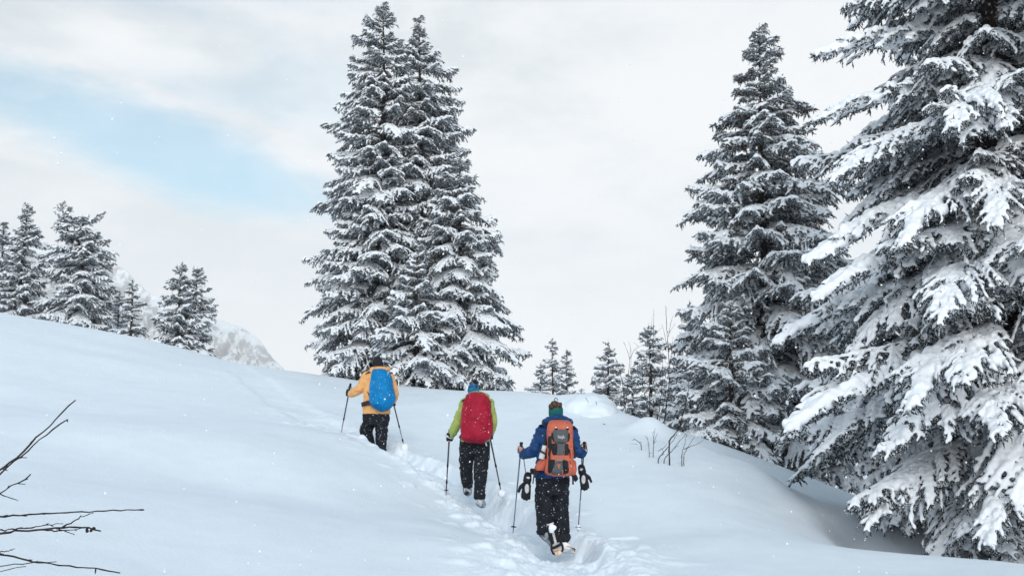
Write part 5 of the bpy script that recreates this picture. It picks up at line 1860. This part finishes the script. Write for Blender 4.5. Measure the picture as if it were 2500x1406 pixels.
shrub((1594, 1105, 16.9), 'small upright bare twigs poking through the snow below the tall shrub', [
    ([(685, 1286), (688, 1180), (692, 1110), (700, 1070)], 1.0, 'ground'), ([(688, 1210), (705, 1150), (722, 1112)], 0.6), ([(688, 1160), (676, 1105)], 0.5), ([(692, 1200), (716, 1180)], 0.4),
    ([(650, 1268), (642, 1180), (632, 1150), (608, 1140)], 0.8, 'ground'), ([(642, 1190), (626, 1222)], 0.4), ([(655, 1285), (668, 1285)], 0.5),
], 16.9, 0.007, to_px=z5, seed=5, dyr=0.05)
shrub((1566, 1085, 17.4), 'short bare sprig low on the snow left of the small upright twigs', [
    ([(583, 1212), (555, 1185), (530, 1168), (500, 1170)], 1.0, 'ground'), ([(540, 1172), (520, 1160)], 0.5), ([(585, 1195), (565, 1185)], 0.5), ([(550, 1212), (510, 1205), (480, 1210)], 0.4),
], 17.4, 0.007, to_px=z5, seed=6, dyr=0.05)
shrub((1500, 1048, 20.6), 'curved bare sprig sticking out of the side of the snow mound', [
    ([(225, 1052), (240, 1036), (265, 1034), (310, 1062), (355, 1096)], 1.0), ([(358, 1078), (380, 1090), (397, 1104)], 0.8), ([(385, 1095), (392, 1115)], 0.5),
    ([(225, 1052), (228, 1070)], 0.8), ([(104, 808), (118, 830), (131, 853)], 0.7), ([(193, 842), (196, 860), (202, 874)], 0.8),
], 20.6, 0.007, to_px=z5, seed=7, dyr=0.05)

# branches of a bush just outside the left of the view
b = P(-420, 1480, 3.7)
root = empty('bare_shrub', (b.x, b.y, gz(b.x, b.y)), 'near leafless bush whose thin dark branches reach in from the left edge', 'bare shrub')
O = (-1290, 1640)
near = [
    ([O, (-500, 1000), (-150, 690), (0, 606), (112, 532), (240, 400), (355, 290), (480, 170), (570, 81)], 1.0, 5),
    ([O, (-420, 1060), (-120, 760), (0, 640), (110, 537), (190, 490), (250, 420), (400, 300), (510, 226)], 0.9, 4),
    ([(150, 515), (180, 513), (205, 516)], 0.35, 0),
    ([O, (-500, 1140), (-120, 850), (0, 776), (70, 735), (140, 705), (200, 668), (232, 638)], 1.0, 5), ([(135, 708), (165, 712), (192, 712)], 0.35, 0), ([(60, 740), (70, 722)], 0.4, 0), ([(190, 680), (212, 675)], 0.35, 0),
    ([(-60, 750), (0, 785), (70, 815), (136, 838)], 0.5, 1),
    ([O, (-600, 1150), (-150, 985), (0, 960), (110, 946), (350, 936), (500, 928), (640, 920), (800, 914), (910, 908), (1080, 903)], 0.95, 9),
    ([O, (-600, 1250), (-150, 1105), (0, 1081), (200, 1062), (330, 1052), (430, 1045), (475, 1034), (620, 1042), (690, 1055), (760, 1066)], 1.15, 6),
    ([(-120, 1080), (0, 1060), (140, 1046), (260, 1034), (380, 1018), (476, 1011)], 0.7, 5), ([(470, 1036), (540, 1000), (600, 965), (705, 928)], 0.55, 2), ([(425, 1047), (490, 1065), (556, 1088)], 0.5, 1), ([(300, 1053), (400, 1064), (480, 1062), (560, 1055), (640, 1043)], 0.55, 2),
    ([O, (-600, 1330), (-150, 1215), (0, 1240), (140, 1270), (270, 1298), (370, 1308), (470, 1325), (600, 1334), (730, 1348), (830, 1363), (905, 1381)], 1.0, 8),
    ([O, (-500, 1400), (-100, 1350), (0, 1330), (150, 1310), (300, 1299), (425, 1296)], 0.65, 2), ([O, (-500, 1440), (-100, 1398), (0, 1370), (110, 1342), (195, 1332)], 0.6, 3), ([(-80, 1236), (0, 1225), (60, 1215), (114, 1200)], 0.5, 2),
]
rr = random.Random(11)
dys = {}
for i, (pts, k, buds) in enumerate(near):
    if pts[0] == O:
        dy = rr.uniform(-0.12, 0.12)
    stem_tube([P(*z4(x, y), 3.6 + dy) for (x, y) in pts], 0.0052 * k, 0.0022 * max(0.5, k), root, 900 + i, buds, 'branch')
c = P(*z4(676, 1053), 3.6 + 0.0)
S = Shape()
for k in range(5):
    S.ball(c + Vector((rr.uniform(-0.012, 0.012), rr.uniform(-0.006, 0.006), rr.uniform(-0.006, 0.006))), rr.uniform(0.004, 0.008))
S.plain('dry_leaf', M_TWIG, root)

# ------------------------------------------------------------------ snow cushion on the mound
S = Shape()
for (u, v, Y, rx, ry, rz) in [(1440, 1006, 22.0, 0.62, 0.7, 0.42), (1458, 1022, 21.7, 0.50, 0.6, 0.42), (1450, 1034, 21.5, 0.42, 0.5, 0.34)]:
    S.ball(P(u, v, Y), (rx, ry, rz))
o = S.fuse('snow_mound', M_GROUND, None, voxel=0.03, smooth=14, wrinkle=0.012, wscale=4)
tag(o, kind='structure')

# ------------------------------------------------------------------ falling snow
def falling_snow():
    r = np.random.default_rng(77)
    n = 5200
    Y = 2.2 + 26 * r.uniform(0, 1, n) ** 0.75
    u = r.uniform(-350, 2850, n)
    v = r.uniform(-250, 1500, n)
    pts = np.array([P(a, b_, c_) for a, b_, c_ in zip(u, v, Y)])
    g = ground_z(pts[:, 0], pts[:, 1])
    ok = pts[:, 2] > g + 0.05
    pts, Y = pts[ok], Y[ok]
    n = len(pts)
    rad = r.uniform(0.0022, 0.0050, n) * r.choice([0.7, 1.0, 1.0, 1.6], n)
    rad = np.minimum(rad, 0.0009 * Y + 0.001)
    sq = ICO1_V[None] * (rad[:, None] * r.uniform(0.7, 1.2, (n, 1)))[:, :, None] * r.uniform(0.7, 1.3, (n, len(ICO1_V), 1))
    V = (pts[:, None] + sq).reshape(-1, 3)
    F = (ICO1_F[None] + (np.arange(n) * len(ICO1_V))[:, None, None]).reshape(-1, 3)
    o = link_mesh('falling_snow', np_mesh('falling_snow', V, F), M_SNOW)
    tag(o, kind='stuff')


falling_snow()
